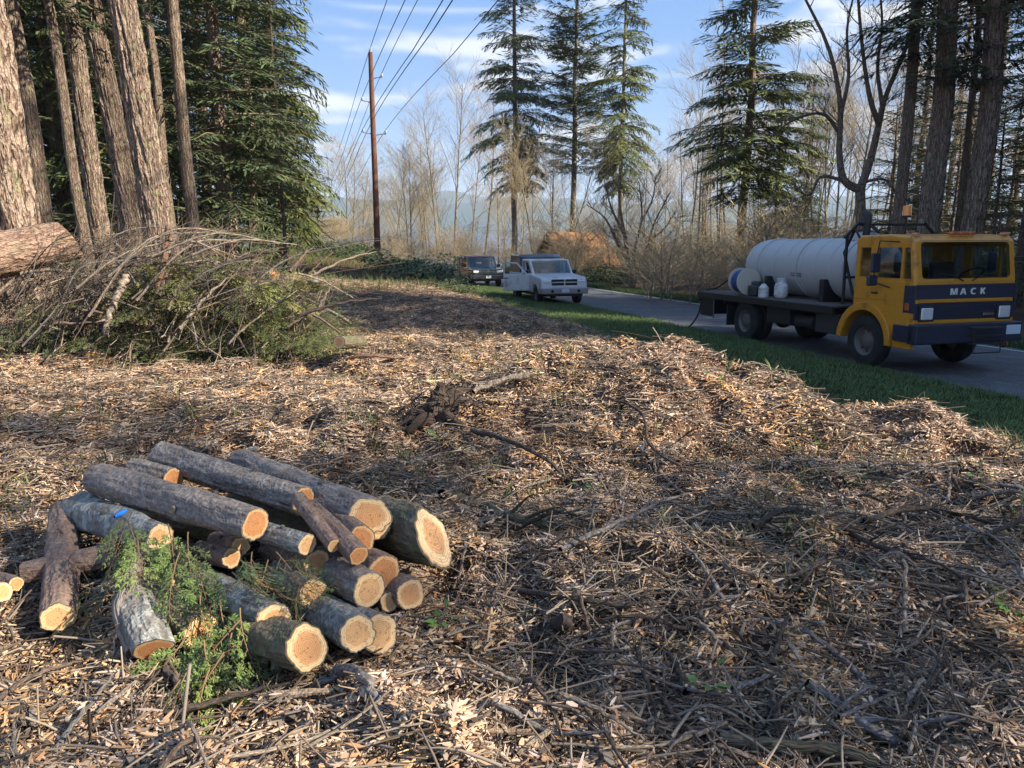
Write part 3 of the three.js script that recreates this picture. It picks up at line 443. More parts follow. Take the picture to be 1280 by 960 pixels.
function wheel(parent, x, y, z, r, w, rimMat, hub = true, dual = false) {
  const g = new THREE.Group(); g.name = 'wheel'; parent.add(g); g.position.set(x, y, z); const out = z > 0 ? 1 : -1; g.scale.z = out;
  const pr = [[r * 0.56, -w / 2], [r * 0.9, -w / 2], [r * 0.98, -w * 0.38], [r, -w * 0.25], [r, w * 0.25], [r * 0.98, w * 0.38], [r * 0.9, w / 2], [r * 0.58, w / 2], [r * 0.56, w * 0.4]].map((p) => new THREE.Vector2(...p));
  const grooves = [-0.25, 0, 0.25].map((q) => new THREE.TorusGeometry(r * 1.002, w * 0.02, 4, 40).translate(0, 0, w * q * 0.8));
  part('tyre', merge([new THREE.LatheGeometry(pr, 40).rotateX(Math.PI / 2), ...grooves]), M.tyre, g);
  const rp = [[r * 0.57, w * 0.42], [r * 0.5, w * 0.36], [r * 0.48, w * 0.1], [r * 0.3, w * 0.12], [r * 0.27, w * 0.3], [0.001, w * 0.32]].map((p) => new THREE.Vector2(...p));
  const bits = [new THREE.LatheGeometry(rp, 32).rotateX(Math.PI / 2)]; if (hub) for (let k = 0; k < 8; k++) bits.push(CY(r * 0.045, r * 0.045, w * 0.16, 6).rotateX(Math.PI / 2).translate(Math.cos(k * 0.785) * r * 0.38, Math.sin(k * 0.785) * r * 0.38, w * 0.15));
  part('rim', merge(bits), rimMat, g);
  if (dual) part('inner_tyre', new THREE.LatheGeometry(pr, 32).rotateX(Math.PI / 2).translate(0, 0, -w * 1.1), M.tyre, g);
  return g;
}
{
  const truck = thing('tanker_truck', 'yellow flatbed truck with a ribbed white water tank parked on the asphalt road', 'truck');
  const T = truck, sgn = [-1, 1];
  // cab shell with real window openings
  const outer = prof([[-0.42, 0.7], [1.2, 0.7], [1.2, 1.7], [1.08, 2.4], [0.98, 2.5], [0.5, 2.54], [-0.32, 2.53], [-0.42, 2.44]], 2.24, 0.06);
  const inner = prof([[-0.36, 1.0], [1.13, 1.0], [1.13, 1.7], [1.02, 2.38], [0.5, 2.47], [-0.36, 2.46]], 2.1, 0.02);
  const win = (a, b, y0, y1, w = 3) => prof([[a, y0], [b, y0], [b + (b > 1 ? -0.08 : 0), y1], [a, y1]], w, 0);
  const shieldHole = new RoundedBoxGeometry(0.6, 0.66, 1.96, 4, 0.08).rotateZ(0.17).translate(1.16, 2.07, 0);
  const rearHole = BX(0.5, 0.4, 1.3, -0.42, 2.1, 0, 0.04);
  const arch = CY(0.62, 0.62, 4, 40).rotateX(Math.PI / 2).translate(0, 0.5, 0);
  const cab = part('cab', cut(outer, [inner, shieldHole, rearHole, win(-0.27, 0.02, 1.74, 2.3), win(0.2, 0.82, 1.74, 2.3), win(0.87, 1.09, 1.74, 2.3), arch]), M.yellow, T);
  part('cab_floor', BX(1.3, 0.05, 2.0, 0.4, 1.14, 0), M.black, cab);
  part('windshield', BX(0.008, 0.7, 2.0, 0, 0, 0, 0.003).rotateZ(0.165).translate(1.115, 2.07, 0), M.glass, T);
  part('rear_window', BX(0.008, 0.42, 1.34, -0.39, 2.1, 0, 0.003), M.glass, T);
  part('seal', merge([BX(0.02, 0.025, 1.98, 1.178, 1.735, 0), BX(0.02, 0.025, 1.98, 1.062, 2.405, 0), ...sgn.map((s) => BX(0.02, 0.66, 0.025, 0, 0, 0).rotateZ(0.17).translate(1.12, 2.07, s * 0.985))]), M.black, T);
  for (const s of sgn) {
    for (const [a, b, n] of [[-0.3, 0.05, 'quarter_window'], [0.17, 0.85, 'door_window'], [0.85, 1.1, 'vent_window']]) part(n, BX(b - a, 0.6, 0.008, (a + b) / 2, 2.02, s * 1.085, 0.003), M.glass, T);
    const door = part('door', cut(prof([[0.1, 1.12], [0.55, 1.12], [0.62, 0.86], [1.12, 0.86], [1.12, 1.68], [0.1, 1.68]], 0.02, 0.006, s * 1.124), []), M.yellow, T);
    part('handle', BX(0.16, 0.035, 0.03, 0.22, 1.45, s * 1.145, 0.01), M.black, door);
    part('body_line', BX(1.5, 0.018, 0.012, 0.37, 1.33, s * 1.128, 0.004), M.yellow, door);
    part('fender', merge([new THREE.ExtrudeGeometry((() => { const q = new THREE.Shape(); q.absarc(0, 0, 0.74, 0.0, Math.PI * 0.98, false); q.absarc(0, 0, 0.62, Math.PI * 0.98, 0.0, true); return q; })(), { depth: 0.24, bevelEnabled: true, bevelSize: 0.015, bevelThickness: 0.015, bevelSegments: 2, curveSegments: 24 }).translate(0, 0.5, s > 0 ? 0.93 : -1.17)]), M.yellow, T);
    part('step_panel', BX(0.46, 0.42, 0.1, 0.95, 0.68, s * 1.07, 0.02), M.yellow, T);
    const mir = part('mirror', merge([BX(0.07, 0.36, 0.19, 0.42, 2.02, s * 1.34, 0.03), BX(0.08, 0.2, 0.22, 0.36, 1.69, s * 1.34, 0.05)]), M.navy, T);
    part('bracket', new MB().tube([V(0.75, 2.4, s * 1.12), V(0.45, 2.42, s * 1.3), V(0.42, 2.1, s * 1.33), V(0.38, 1.66, s * 1.33), V(0.6, 1.56, s * 1.12)], [0.014, 0.014, 0.014, 0.014, 0.014], 6).geo(), M.black, mir);
    part('turn_signal', BX(0.1, 0.13, 0.03, 1.06, 1.24, s * 1.135, 0.012), M.orange, T);
    const hl = part('headlight', BX(0.05, 0.22, 0.26, 1.24, 1.12, s * 0.86, 0.03), M.lens, T); part('bezel', cut(BX(0.05, 0.28, 0.33, 1.225, 1.12, s * 0.86, 0.02), [BX(0.2, 0.21, 0.25, 1.225, 1.12, s * 0.86, 0.02)]), M.black, hl);
    part('roof_marker', new THREE.SphereGeometry(0.06, 16, 8, 0, 6.3, 0, 1.6).scale(1.2, 0.8, 1).translate(0.95, 2.52, s * 0.98), M.orange, T);
    wheel(T, 0, 0.5, s * 1.0, 0.5, 0.27, M.rim); wheel(T, -4.3, 0.5, s * 1.0, 0.5, 0.25, M.rim, true, true);
    part('wiper', new MB().tube([V(1.215, 1.7, s * 0.1), V(1.2, 1.79, s * 0.3), V(1.19, 1.83, s * 0.62)], [0.014, 0.01, 0.008], 5).geo(), M.black, T);
    part('mud_flap', BX(0.02, 0.55, 0.5, -5.0, 0.6, s * 0.95, 0.008), M.black, T);
  }
  for (const z of [-0.2, 0, 0.2]) part('roof_marker', BX(0.1, 0.06, 0.14, 0.98, 2.545, z, 0.02), M.orange, T);
  part('name_band', BX(0.03, 0.26, 2.22, 1.2, 1.51, 0, 0.012), M.navy, T); part('trim_strip', BX(0.035, 0.06, 1.98, 1.208, 1.345, 0.02, 0.012), M.yellow, T);
  part('grille', merge([BX(0.03, 0.3, 2.2, 1.2, 1.16, 0, 0.012), ...[0, 1, 2, 3, 4, 5].map((k) => BX(0.03, 0.018, 1.36, 1.218, 1.04 + k * 0.05, 0, 0.006))]), M.navy, T);
  for (const s of sgn) part('corner_panel', BX(0.26, 0.5, 0.03, 1.09, 1.38, s * 1.122, 0.012), M.navy, T);
  part('lower_strip', BX(0.04, 0.07, 2.22, 1.205, 0.97, 0, 0.015), M.yellow, T);
  part('grille_badge', BX(0.01, 0.05, 0.24, 1.236, 1.09, -0.52, 0.004), M.chrome, T);
  [...'MACK'].forEach((ch, k) => { const g = new TextGeometry(ch, { font, size: 0.115, depth: 0.012, curveSegments: 4 }); g.computeBoundingBox(); const w = g.boundingBox.max.x; part('letter', g.translate(-w / 2, -0.057, 0).scale(1.25, 1, 1).rotateY(Math.PI / 2).translate(1.216, 1.51, 0.3 - k * 0.215), M.lettering, T); });
  const bump = part('bumper', merge([BX(0.22, 0.36, 2.36, 1.27, 0.76, 0, 0.03), BX(0.5, 0.3, 0.06, 1.05, 0.76, 1.15, 0.02), BX(0.5, 0.3, 0.06, 1.05, 0.76, -1.15, 0.02)]), M.navy, T);
  part('license_plate', BX(0.012, 0.17, 0.32, 1.39, 0.8, -0.96, 0.004), M.plate, bump);
  part('step_rack', merge([...[0.86, 0.72, 0.58].map((y) => BX(0.16, 0.025, 0.62, 1.45, y, -0.28, 0.008)), BX(0.02, 0.42, 0.02, 1.5, 0.62, 0.02), BX(0.02, 0.42, 0.02, 1.5, 0.62, -0.58), BX(0.02, 0.025, 0.62, 1.5, 0.41, -0.28)]), M.steel, bump);
  part('tow_hook', new THREE.TorusGeometry(0.06, 0.016, 6, 16).translate(1.42, 0.55, -0.72), M.steel, bump);
  // inside the cab
  for (const s of sgn) part('seat', merge([BX(0.5, 0.16, 0.56, 0.25, 1.32, s * 0.58, 0.05), BX(0.14, 0.7, 0.54, -0.02, 1.66, s * 0.58, 0.05)]), M.seat, T);
  part('dashboard', BX(0.3, 0.36, 2.0, 0.96, 1.52, 0, 0.06), M.black, T); part('steering_wheel', new THREE.TorusGeometry(0.23, 0.02, 8, 28).rotateY(Math.PI / 2).rotateZ(-0.9).translate(0.7, 1.78, -0.58), M.black, T);
  // beacon, stack, frame
  const bc = part('beacon', CY(0.075, 0.085, 0.2, 20).translate(-0.3, 3.0, 0.1), M.amber, T); part('beacon_post', merge([CY(0.02, 0.02, 0.4, 8).translate(-0.3, 2.72, 0.1), CY(0.09, 0.09, 0.04, 20).translate(-0.3, 2.89, 0.1)]), M.black, bc);
  part('exhaust_stack', new MB().tube([V(-0.62, 1.0, 0.75), V(-0.62, 2.4, 0.75), V(-0.62, 2.75, 0.72), V(-0.68, 2.92, 0.66), V(-0.86, 2.98, 0.6)], [0.075, 0.075, 0.07, 0.07, 0.07], 14, 1, true).geo(), M.black, T);
  part('headache_rack', merge([BX(0.05, 1.4, 0.05, -0.78, 1.85, 1.05), BX(0.05, 1.4, 0.05, -0.78, 1.85, -1.05), BX(0.05, 0.05, 1.7, -0.78, 2.75, 0), ...sgn.map((s) => BX(0.05, 0.05, 0.46, 0, 0, 0).rotateX(s * 0.75).translate(-0.78, 2.64, s * 0.95)), BX(0.05, 0.05, 2.1, -0.78, 1.7, 0)]), M.black, T);
  part('air_hose', new MB().tube([V(-0.6, 1.3, 0.95), V(-0.9, 2.2, 1.0), V(-0.75, 2.66, 0.9), V(-0.5, 2.45, 0.95), V(-0.5, 1.4, 0.95)], [0.03, 0.03, 0.03, 0.03, 0.03], 8).geo(), M.black, T);
  part('chassis', merge([...sgn.map((s) => BX(6.6, 0.22, 0.09, -2.5, 0.78, s * 0.42)), BX(0.14, 0.14, 1.7, 0, 0.5, 0), BX(0.16, 0.16, 1.6, -4.3, 0.5, 0), new THREE.SphereGeometry(0.22, 16, 10).translate(-4.3, 0.5, 0), BX(0.9, 0.5, 0.7, 0.2, 0.85, 0), CY(0.05, 0.05, 4, 8).rotateZ(Math.PI / 2).translate(-2.2, 0.62, 0), ...[-1.3, -2.6, -5.4, -6.2].map((x) => BX(0.1, 0.14, 2.1, x, 0.93, 0))]), M.steel, T);
  part('battery_box', BX(0.7, 0.42, 0.42, -1.25, 0.72, 0.85, 0.02), M.steel, T); part('air_tank', CY(0.14, 0.14, 0.9, 18).rotateZ(Math.PI / 2).translate(-2.3, 0.66, 0.82), M.steel, T); part('fuel_tank', CY(0.28, 0.28, 1.2, 22).rotateZ(Math.PI / 2).translate(-2.0, 0.68, -0.85), M.steel, T);
  part('tool_box', BX(0.9, 0.4, 0.4, -2.95, 0.75, 0.88, 0.02), M.black, T);
  // flat bed, laid with planks
  const bed = part('flatbed', merge([BX(5.7, 0.16, 0.07, -3.75, 1.02, 1.16), BX(5.7, 0.16, 0.07, -3.75, 1.02, -1.16), BX(0.08, 0.3, 2.3, -6.58, 0.98, 0)]), M.black, T);
  for (let k = 0; k < 10; k++) part('plank', BX(5.66, 0.045, 0.222, -3.75, 1.09 + 0.004 * (k % 3), -1.04 + k * 0.231, 0.008), M.deck, bed);
  part('rear_panel', merge([BX(0.7, 0.5, 0.04, -6.15, 0.72, 1.12), BX(0.04, 0.5, 2.2, -6.5, 0.72, 0)]), M.black, bed); part('light_bar', BX(0.03, 0.55, 0.03, -5.75, 0.7, 1.15), M.rim, bed);
  // ribbed tank
  const pr = [[0.001, 0], [0.35, 0.03], [0.55, 0.1], [0.64, 0.22], [0.665, 0.4]]; for (let k = 0; k < 7; k++) { const y0 = 0.4 + k * 0.53; pr.push([0.672, y0 + 0.04], [0.675, y0 + 0.48], [0.664, y0 + 0.495], [0.632, y0 + 0.51], [0.632, y0 + 0.535], [0.664, y0 + 0.55]); } const e = 4.14; pr.push([0.66, e], [0.64, e + 0.14], [0.55, e + 0.26], [0.35, e + 0.33], [0.001, e + 0.36]);
  const tank = part('tank', new THREE.LatheGeometry(pr.map((p) => new THREE.Vector2(...p)), 56).rotateZ(Math.PI / 2).translate(-0.85, 1.82, 0), M.poly, T);
  part('hatch', merge([CY(0.27, 0.3, 0.12, 28).translate(-1.55, 2.5, 0), CY(0.22, 0.22, 0.06, 28).translate(-1.55, 2.58, 0)]), M.poly, tank);
  part('fill_pipe', new MB().tube([V(-1.75, 2.48, 0.1), V(-1.78, 2.72, 0.1), V(-1.68, 2.82, 0.05), V(-1.4, 2.76, 0), V(-1.2, 2.6, -0.05)], [0.045, 0.045, 0.045, 0.04, 0.035], 10).geo(), M.black, tank);
  for (const x of [-1.35, -2.95, -4.55]) part('strap', new THREE.TorusGeometry(0.683, 0.016, 6, 48).rotateY(Math.PI / 2).translate(x, 1.82, 0), M.poly, tank);
  for (const x of [-1.9, -4.0]) part('cradle', cut(BX(0.16, 0.5, 1.5, x, 1.36, 0, 0.02), [CY(0.67, 0.67, 1, 40).rotateZ(Math.PI / 2).translate(x, 1.82, 0)]), M.black, tank);
  { const c = document.createElement('canvas'); c.width = 256; c.height = 64; const q = c.getContext('2d'); q.fillStyle = '#cbc8be'; q.fillRect(0, 0, 256, 64); q.fillStyle = '#22242a'; q.fillRect(0, 4, 256, 56); q.fillStyle = '#cfd0cc'; q.font = 'bold 44px sans-serif'; q.textAlign = 'center'; q.fillText('NORWESCO', 128, 48, 240); const tx = new THREE.CanvasTexture(c); tx.colorSpace = THREE.SRGBColorSpace;
    const g = new THREE.CylinderGeometry(0.682, 0.682, 0.4, 12, 1, true, 0, 0.14); g.rotateZ(Math.PI / 2); const uvA = g.attributes.uv; for (let k = 0; k < uvA.count; k++) { const u = uvA.getX(k); uvA.setXY(k, 1 - uvA.getY(k), u); } g.rotateX(0.28).translate(-2.95, 1.82, 0); part('tank_label', g, std(0xffffff, 0.6, { map: tx }), tank); }
  // hose reel
  const reel = part('hose_reel', merge([CY(0.33, 0.33, 0.03, 36).rotateZ(Math.PI / 2).translate(-0.2, 0, 0), CY(0.33, 0.33, 0.03, 36).rotateZ(Math.PI / 2).translate(0.2, 0, 0), CY(0.1, 0.1, 0.4, 20).rotateZ(Math.PI / 2), BX(0.05, 0.4, 0.06, -0.26, -0.16, 0), BX(0.05, 0.4, 0.06, 0.26, -0.16, 0)]), M.cream, T); reel.position.set(-4.6, 1.46, 0.98);
  part('hose_coil', merge([0, 1, 2, 3, 4, 5, 6].map((k) => new THREE.TorusGeometry(0.25, 0.028, 8, 36).rotateY(Math.PI / 2).translate(-0.16 + k * 0.053, 0, 0))), M.blueHose, reel);
  part('pump', merge([BX(0.34, 0.26, 0.3, -4.05, 1.25, 0.98, 0.05), CY(0.09, 0.09, 0.26, 16).rotateZ(1.57).translate(-4.05, 1.4, 0.95)]), M.steel, T);
  const pb = CY(0.12, 0.12, 0.24, 20).translate(-3.7, 1.24, 1.0); part('white_jug', merge([pb, CY(0.04, 0.1, 0.08, 16).translate(-3.7, 1.4, 1.0)]), M.white, T);
  const head = Math.atan2(0.97, 0.255), fx = 7.0, fz = -14.75;          // forward = (0.255, 0.97) in x, z
  T.rotation.y = -head; const cx = fx + Math.sin(head) * 1.0 * 1, cz = fz - Math.cos(head) * 1.0;
  T.position.set(cx, roadY(-fz) + 0.015, cz); T.rotation.order = 'YXZ'; T.rotation.z = 0.025;
  T.updateMatrixWorld(true); const put = (o, x, y, z) => { o.position.copy(T.localToWorld(V(x, y, z))); o.rotation.copy(T.rotation); };
  const gas = thing('propane_cylinder', 'small white gas cylinder standing on the bed beside the tank', 'gas cylinder');
  part('body', new THREE.LatheGeometry([[0.001, 0], [0.12, 0], [0.13, 0.03], [0.15, 0.06], [0.155, 0.1], [0.155, 0.26], [0.14, 0.33], [0.08, 0.37], [0.001, 0.375]].map((p) => new THREE.Vector2(...p)), 28), M.white, gas); part('collar', new THREE.CylinderGeometry(0.1, 0.1, 0.12, 24, 1, true, 0.6, 5.2).translate(0, 0.41, 0), M.white, gas); part('valve', CY(0.03, 0.035, 0.08, 10).translate(0, 0.41, 0), M.chrome, gas); put(gas, -3.2, 1.12, 0.86);
  const hp = [[-4.6, 1.74, 0.98], [-5.4, 1.5, 0.9], [-6.2, 1.2, 0.85], [-6.63, 1.14, 0.88], [-6.8, 0.9, 0.92], [-6.9, 0.4, 1.0], [-7.0, 0.06, 1.25], [-7.2, 0.06, 1.9]].map((p) => T.localToWorld(V(...p)));
  const curve = new THREE.CatmullRomCurve3(hp).getPoints(50); curve.forEach((p) => { p.y = Math.max(p.y, H(p.x, p.z) + 0.03, sideOf(p.x, p.z) < 0.1 ? roadY(-p.z) + 0.05 : -9); }); solo('hose', new MB().tube(curve, curve.map(() => 0.024), 8, 1, true).geo(), M.hose, 'black hose trailing from the reel over the back of the flatbed', 'hose');
}
// a pickup or estate car from a side outline: body with bevelled sides, glazed upper cabin, lamps, grille
function lightVehicle(name, label, category, o) {
  const T = thing(name, label, category), W = o.w, sg = [-1, 1];
  const archs = [o.axF, o.axR].flatMap((x) => [CY(0.43, 0.43, 4, 28).rotateX(Math.PI / 2).translate(x, 0.38, 0)]);
  const body = part('body', cut(prof(o.body, W, 0.07), archs), o.paint, T);
  const cabin = o.cabin, [A, B, C, D] = cabin;                     // front foot, front top, rear top, rear foot
  const shell = prof(cabin, W - 0.16, 0.05), inn = prof([[A[0] - 0.12, A[1] - 0.1], [B[0] - 0.05, B[1] - 0.05], [C[0] + 0.05, C[1] - 0.05], [D[0] + 0.05, D[1] - 0.1]], W - 0.26, 0);
  const holes = [];
  const inset = (p, q, k) => [lerp(p[0], q[0], k), lerp(p[1], q[1], k)];
  for (const [u0, u1] of o.sideGlass) { const f0 = inset(A, D, u0), f1 = inset(A, D, u1), t0 = inset(B, C, u0), t1 = inset(B, C, u1); holes.push(prof([[f0[0], A[1] + 0.04], [t0[0], B[1] - 0.08], [t1[0], B[1] - 0.08], [f1[0], A[1] + 0.04]], 4, 0)); }
  const ang = Math.atan2(A[0] - B[0], B[1] - A[1]), mid = [(A[0] + B[0]) / 2, (A[1] + B[1]) / 2], len = Math.hypot(A[0] - B[0], A[1] - B[1]);
  holes.push(BX(0.5, len - 0.1, W - 0.34, 0, 0, 0, 0.03).rotateZ(ang).translate(mid[0], mid[1], 0)); holes.push(BX(0.4, 0.3, W - 0.5, D[0], (C[1] + D[1]) / 2, 0, 0.03));
  part('cabin', cut(shell, [inn, ...holes]), o.roofPaint ?? o.paint, T);
  part('windshield', BX(0.008, len - 0.04, W - 0.3, 0, 0, 0, 0.003).rotateZ(ang).translate(mid[0] - 0.01, mid[1] - 0.005, 0), M.glass, T);
  for (const s of sg) {
    if (!(o.openDoor && s > 0)) part('side_window', prof([[A[0] - 0.3, A[1] + 0.02], [B[0] - 0.08, B[1] - 0.06], [C[0] + 0.08, C[1] - 0.06], [D[0] + 0.06, D[1] + 0.02]], 0.008, 0, s * (W / 2 - 0.105)), M.glass, T);
    const hl = part('headlight', BX(0.12, 0.16, 0.34, o.nose - 0.05, o.lampY, s * (W / 2 - 0.24), 0.04), M.lens, T); part('turn_signal', BX(0.12, 0.1, 0.1, o.nose - 0.09, o.lampY - 0.01, s * (W / 2 - 0.06), 0.03), M.amber, hl);
    for (const x of [o.axF, o.axR]) wheel(T, x, 0.36, s * (W / 2 - 0.13), 0.36, 0.23, M.rim, false);
    part('mirror', BX(0.1, 0.15, 0.2, A[0] - 0.4, A[1] + 0.1, s * (W / 2 + 0.1), 0.04), M.black, T);
    if (!(o.openDoor && s > 0)) { const dr = part('door', prof([[o.doorB, 0.5], [o.doorA, 0.5], [o.doorA, A[1] - 0.03], [o.doorB, A[1] - 0.03]], 0.012, 0.004, s * (W / 2 + 0.001)), o.paint, T); part('handle', BX(0.14, 0.03, 0.03, o.doorB + 0.12, A[1] - 0.12, s * (W / 2 + 0.015), 0.01), M.black, dr); }
  }
  part('grille', merge([BX(0.06, o.grilleH, W - 0.85, o.nose + 0.005, o.lampY, 0, 0.02), BX(0.05, 0.14, W - 0.4, o.nose + 0.03, 0.42, 0, 0.02)]), M.black, T); part('grille_bar', merge([BX(0.03, 0.04, W - 0.85, o.nose + 0.035, o.lampY, 0, 0.01), BX(0.03, o.grilleH, 0.05, o.nose + 0.035, o.lampY, 0, 0.01)]), o.bar, T);
  const bp = part('bumper', merge([BX(0.2, 0.24, W + 0.02, o.nose + 0.06, 0.56, 0, 0.05), BX(0.45, 0.22, 0.06, o.nose - 0.14, 0.56, W / 2 - 0.01, 0.02), BX(0.45, 0.22, 0.06, o.nose - 0.14, 0.56, -W / 2 + 0.01, 0.02)]), o.bump, T); part('license_plate', BX(0.012, 0.14, 0.3, o.nose + 0.17, 0.58, 0, 0.004), M.plate, bp);
  for (const s of sg) part('fog_lamp', CY(0.06, 0.06, 0.02, 16).rotateZ(1.57).translate(o.nose + 0.165, 0.56, s * 0.55), M.black, bp);
  for (const s of sg) part('seat', merge([BX(0.5, 0.14, 0.5, A[0] - 0.95, 0.92, s * 0.42, 0.05), BX(0.14, 0.62, 0.5, A[0] - 1.2, 1.2, s * 0.42, 0.05)]), M.seat, T); part('dashboard', BX(0.3, 0.2, W - 0.34, A[0] - 0.22, A[1] - 0.06, 0, 0.05), M.black, T);
  part('underbody', BX(o.axF - o.axR, 0.2, W - 0.5, (o.axF + o.axR) / 2, 0.4, 0, 0.03), M.black, T);
  T.rotation.order = 'YXZ'; return T;
}
{
  const white = lightVehicle('pickup_truck', 'white pickup truck with its side door open and a dark blue bed canopy', 'pickup truck', {
    w: 1.92, body: [[2.2, 0.45], [2.28, 0.7], [2.22, 1.0], [2.1, 1.1], [0.9, 1.18], [0.75, 1.2], [-2.7, 1.2], [-2.75, 0.5], [-2.5, 0.42]], cabin: [[0.82, 1.16], [0.22, 1.76], [-0.85, 1.78], [-1.0, 1.16]], sideGlass: [[0.14, 0.55], [0.6, 0.92]],
    axF: 1.4, axR: -1.75, nose: 2.24, lampY: 0.9, grilleH: 0.24, doorA: 0.62, doorB: -0.5, paint: M.white, bar: M.white, bump: std(col(0.3, 0.27, 0.27), 0.5), openDoor: true });
  part('bed_canopy', prof([[-0.95, 1.18], [-0.95, 1.86], [-1.05, 1.96], [-2.55, 1.96], [-2.72, 1.2]], 1.86, 0.06), new THREE.MeshPhysicalMaterial({ color: col(0.03, 0.05, 0.1), roughness: 0.35, clearcoat: 0.6, side: THREE.DoubleSide }), white);
  part('door_opening', BX(1.05, 0.66, 0.03, 0.06, 0.83, 0.955, 0.01), M.black, white);
  const d = part('door', cut(merge([prof([[0, 0.5], [-1.1, 0.5], [-1.1, 1.16], [0, 1.16]], 0.09, 0.03), prof([[-0.02, 1.13], [-0.52, 1.66], [-1.1, 1.7], [-1.1, 1.13]], 0.05, 0.01)]), [prof([[-0.2, 1.2], [-0.54, 1.6], [-1.04, 1.63], [-1.04, 1.2]], 1, 0)]), M.white, white); d.position.set(0.62, 0, 0.96); d.rotation.y = 1.13;
  part('handle', BX(0.14, 0.035, 0.04, -0.98, 1.02, 0.055, 0.01), M.black, d); part('door_window', prof([[-0.18, 1.19], [-0.54, 1.61], [-1.05, 1.64], [-1.05, 1.19]], 0.006, 0), M.glass, d); part('door_mirror', BX(0.1, 0.16, 0.2, -0.26, 1.26, 0.14, 0.04), M.white, d);
  const place = (T, px, depth) => { const [x, z] = at(px, depth); T.position.set(x, Math.max(H(x, z), roadY(depth) - 0.02) + 0.03, z); T.rotation.y = -Math.atan2(0.965, 0.26); T.rotation.z = 0.025; };
  place(white, 683, 32.5);
  const dk = new THREE.MeshPhysicalMaterial({ color: col(0.025, 0.03, 0.034), roughness: 0.3, clearcoat: 0.8, side: THREE.DoubleSide }), rd = new THREE.MeshPhysicalMaterial({ color: col(0.3, 0.07, 0.08), roughness: 0.4, clearcoat: 0.5, side: THREE.DoubleSide });
  const suv = lightVehicle('utility_vehicle', 'dark vehicle with a reddish roof half hidden by brambles', 'car', {
    w: 1.86, body: [[2.1, 0.45], [2.16, 0.75], [2.05, 1.02], [0.9, 1.12], [-2.35, 1.12], [-2.4, 0.5], [-2.2, 0.42]], cabin: [[0.95, 1.08], [0.3, 1.7], [-2.0, 1.72], [-2.3, 1.08]], sideGlass: [[0.1, 0.34], [0.38, 0.64], [0.68, 0.94]],
    axF: 1.35, axR: -1.45, nose: 2.12, lampY: 0.86, grilleH: 0.2, doorA: 0.7, doorB: -0.4, paint: dk, bar: M.chrome, bump: dk });
  part('roof', prof([[0.28, 1.71], [0.2, 1.75], [-1.9, 1.77], [-2.02, 1.725]], 1.6, 0.01), rd, suv);
  place(suv, 601, 46);
}

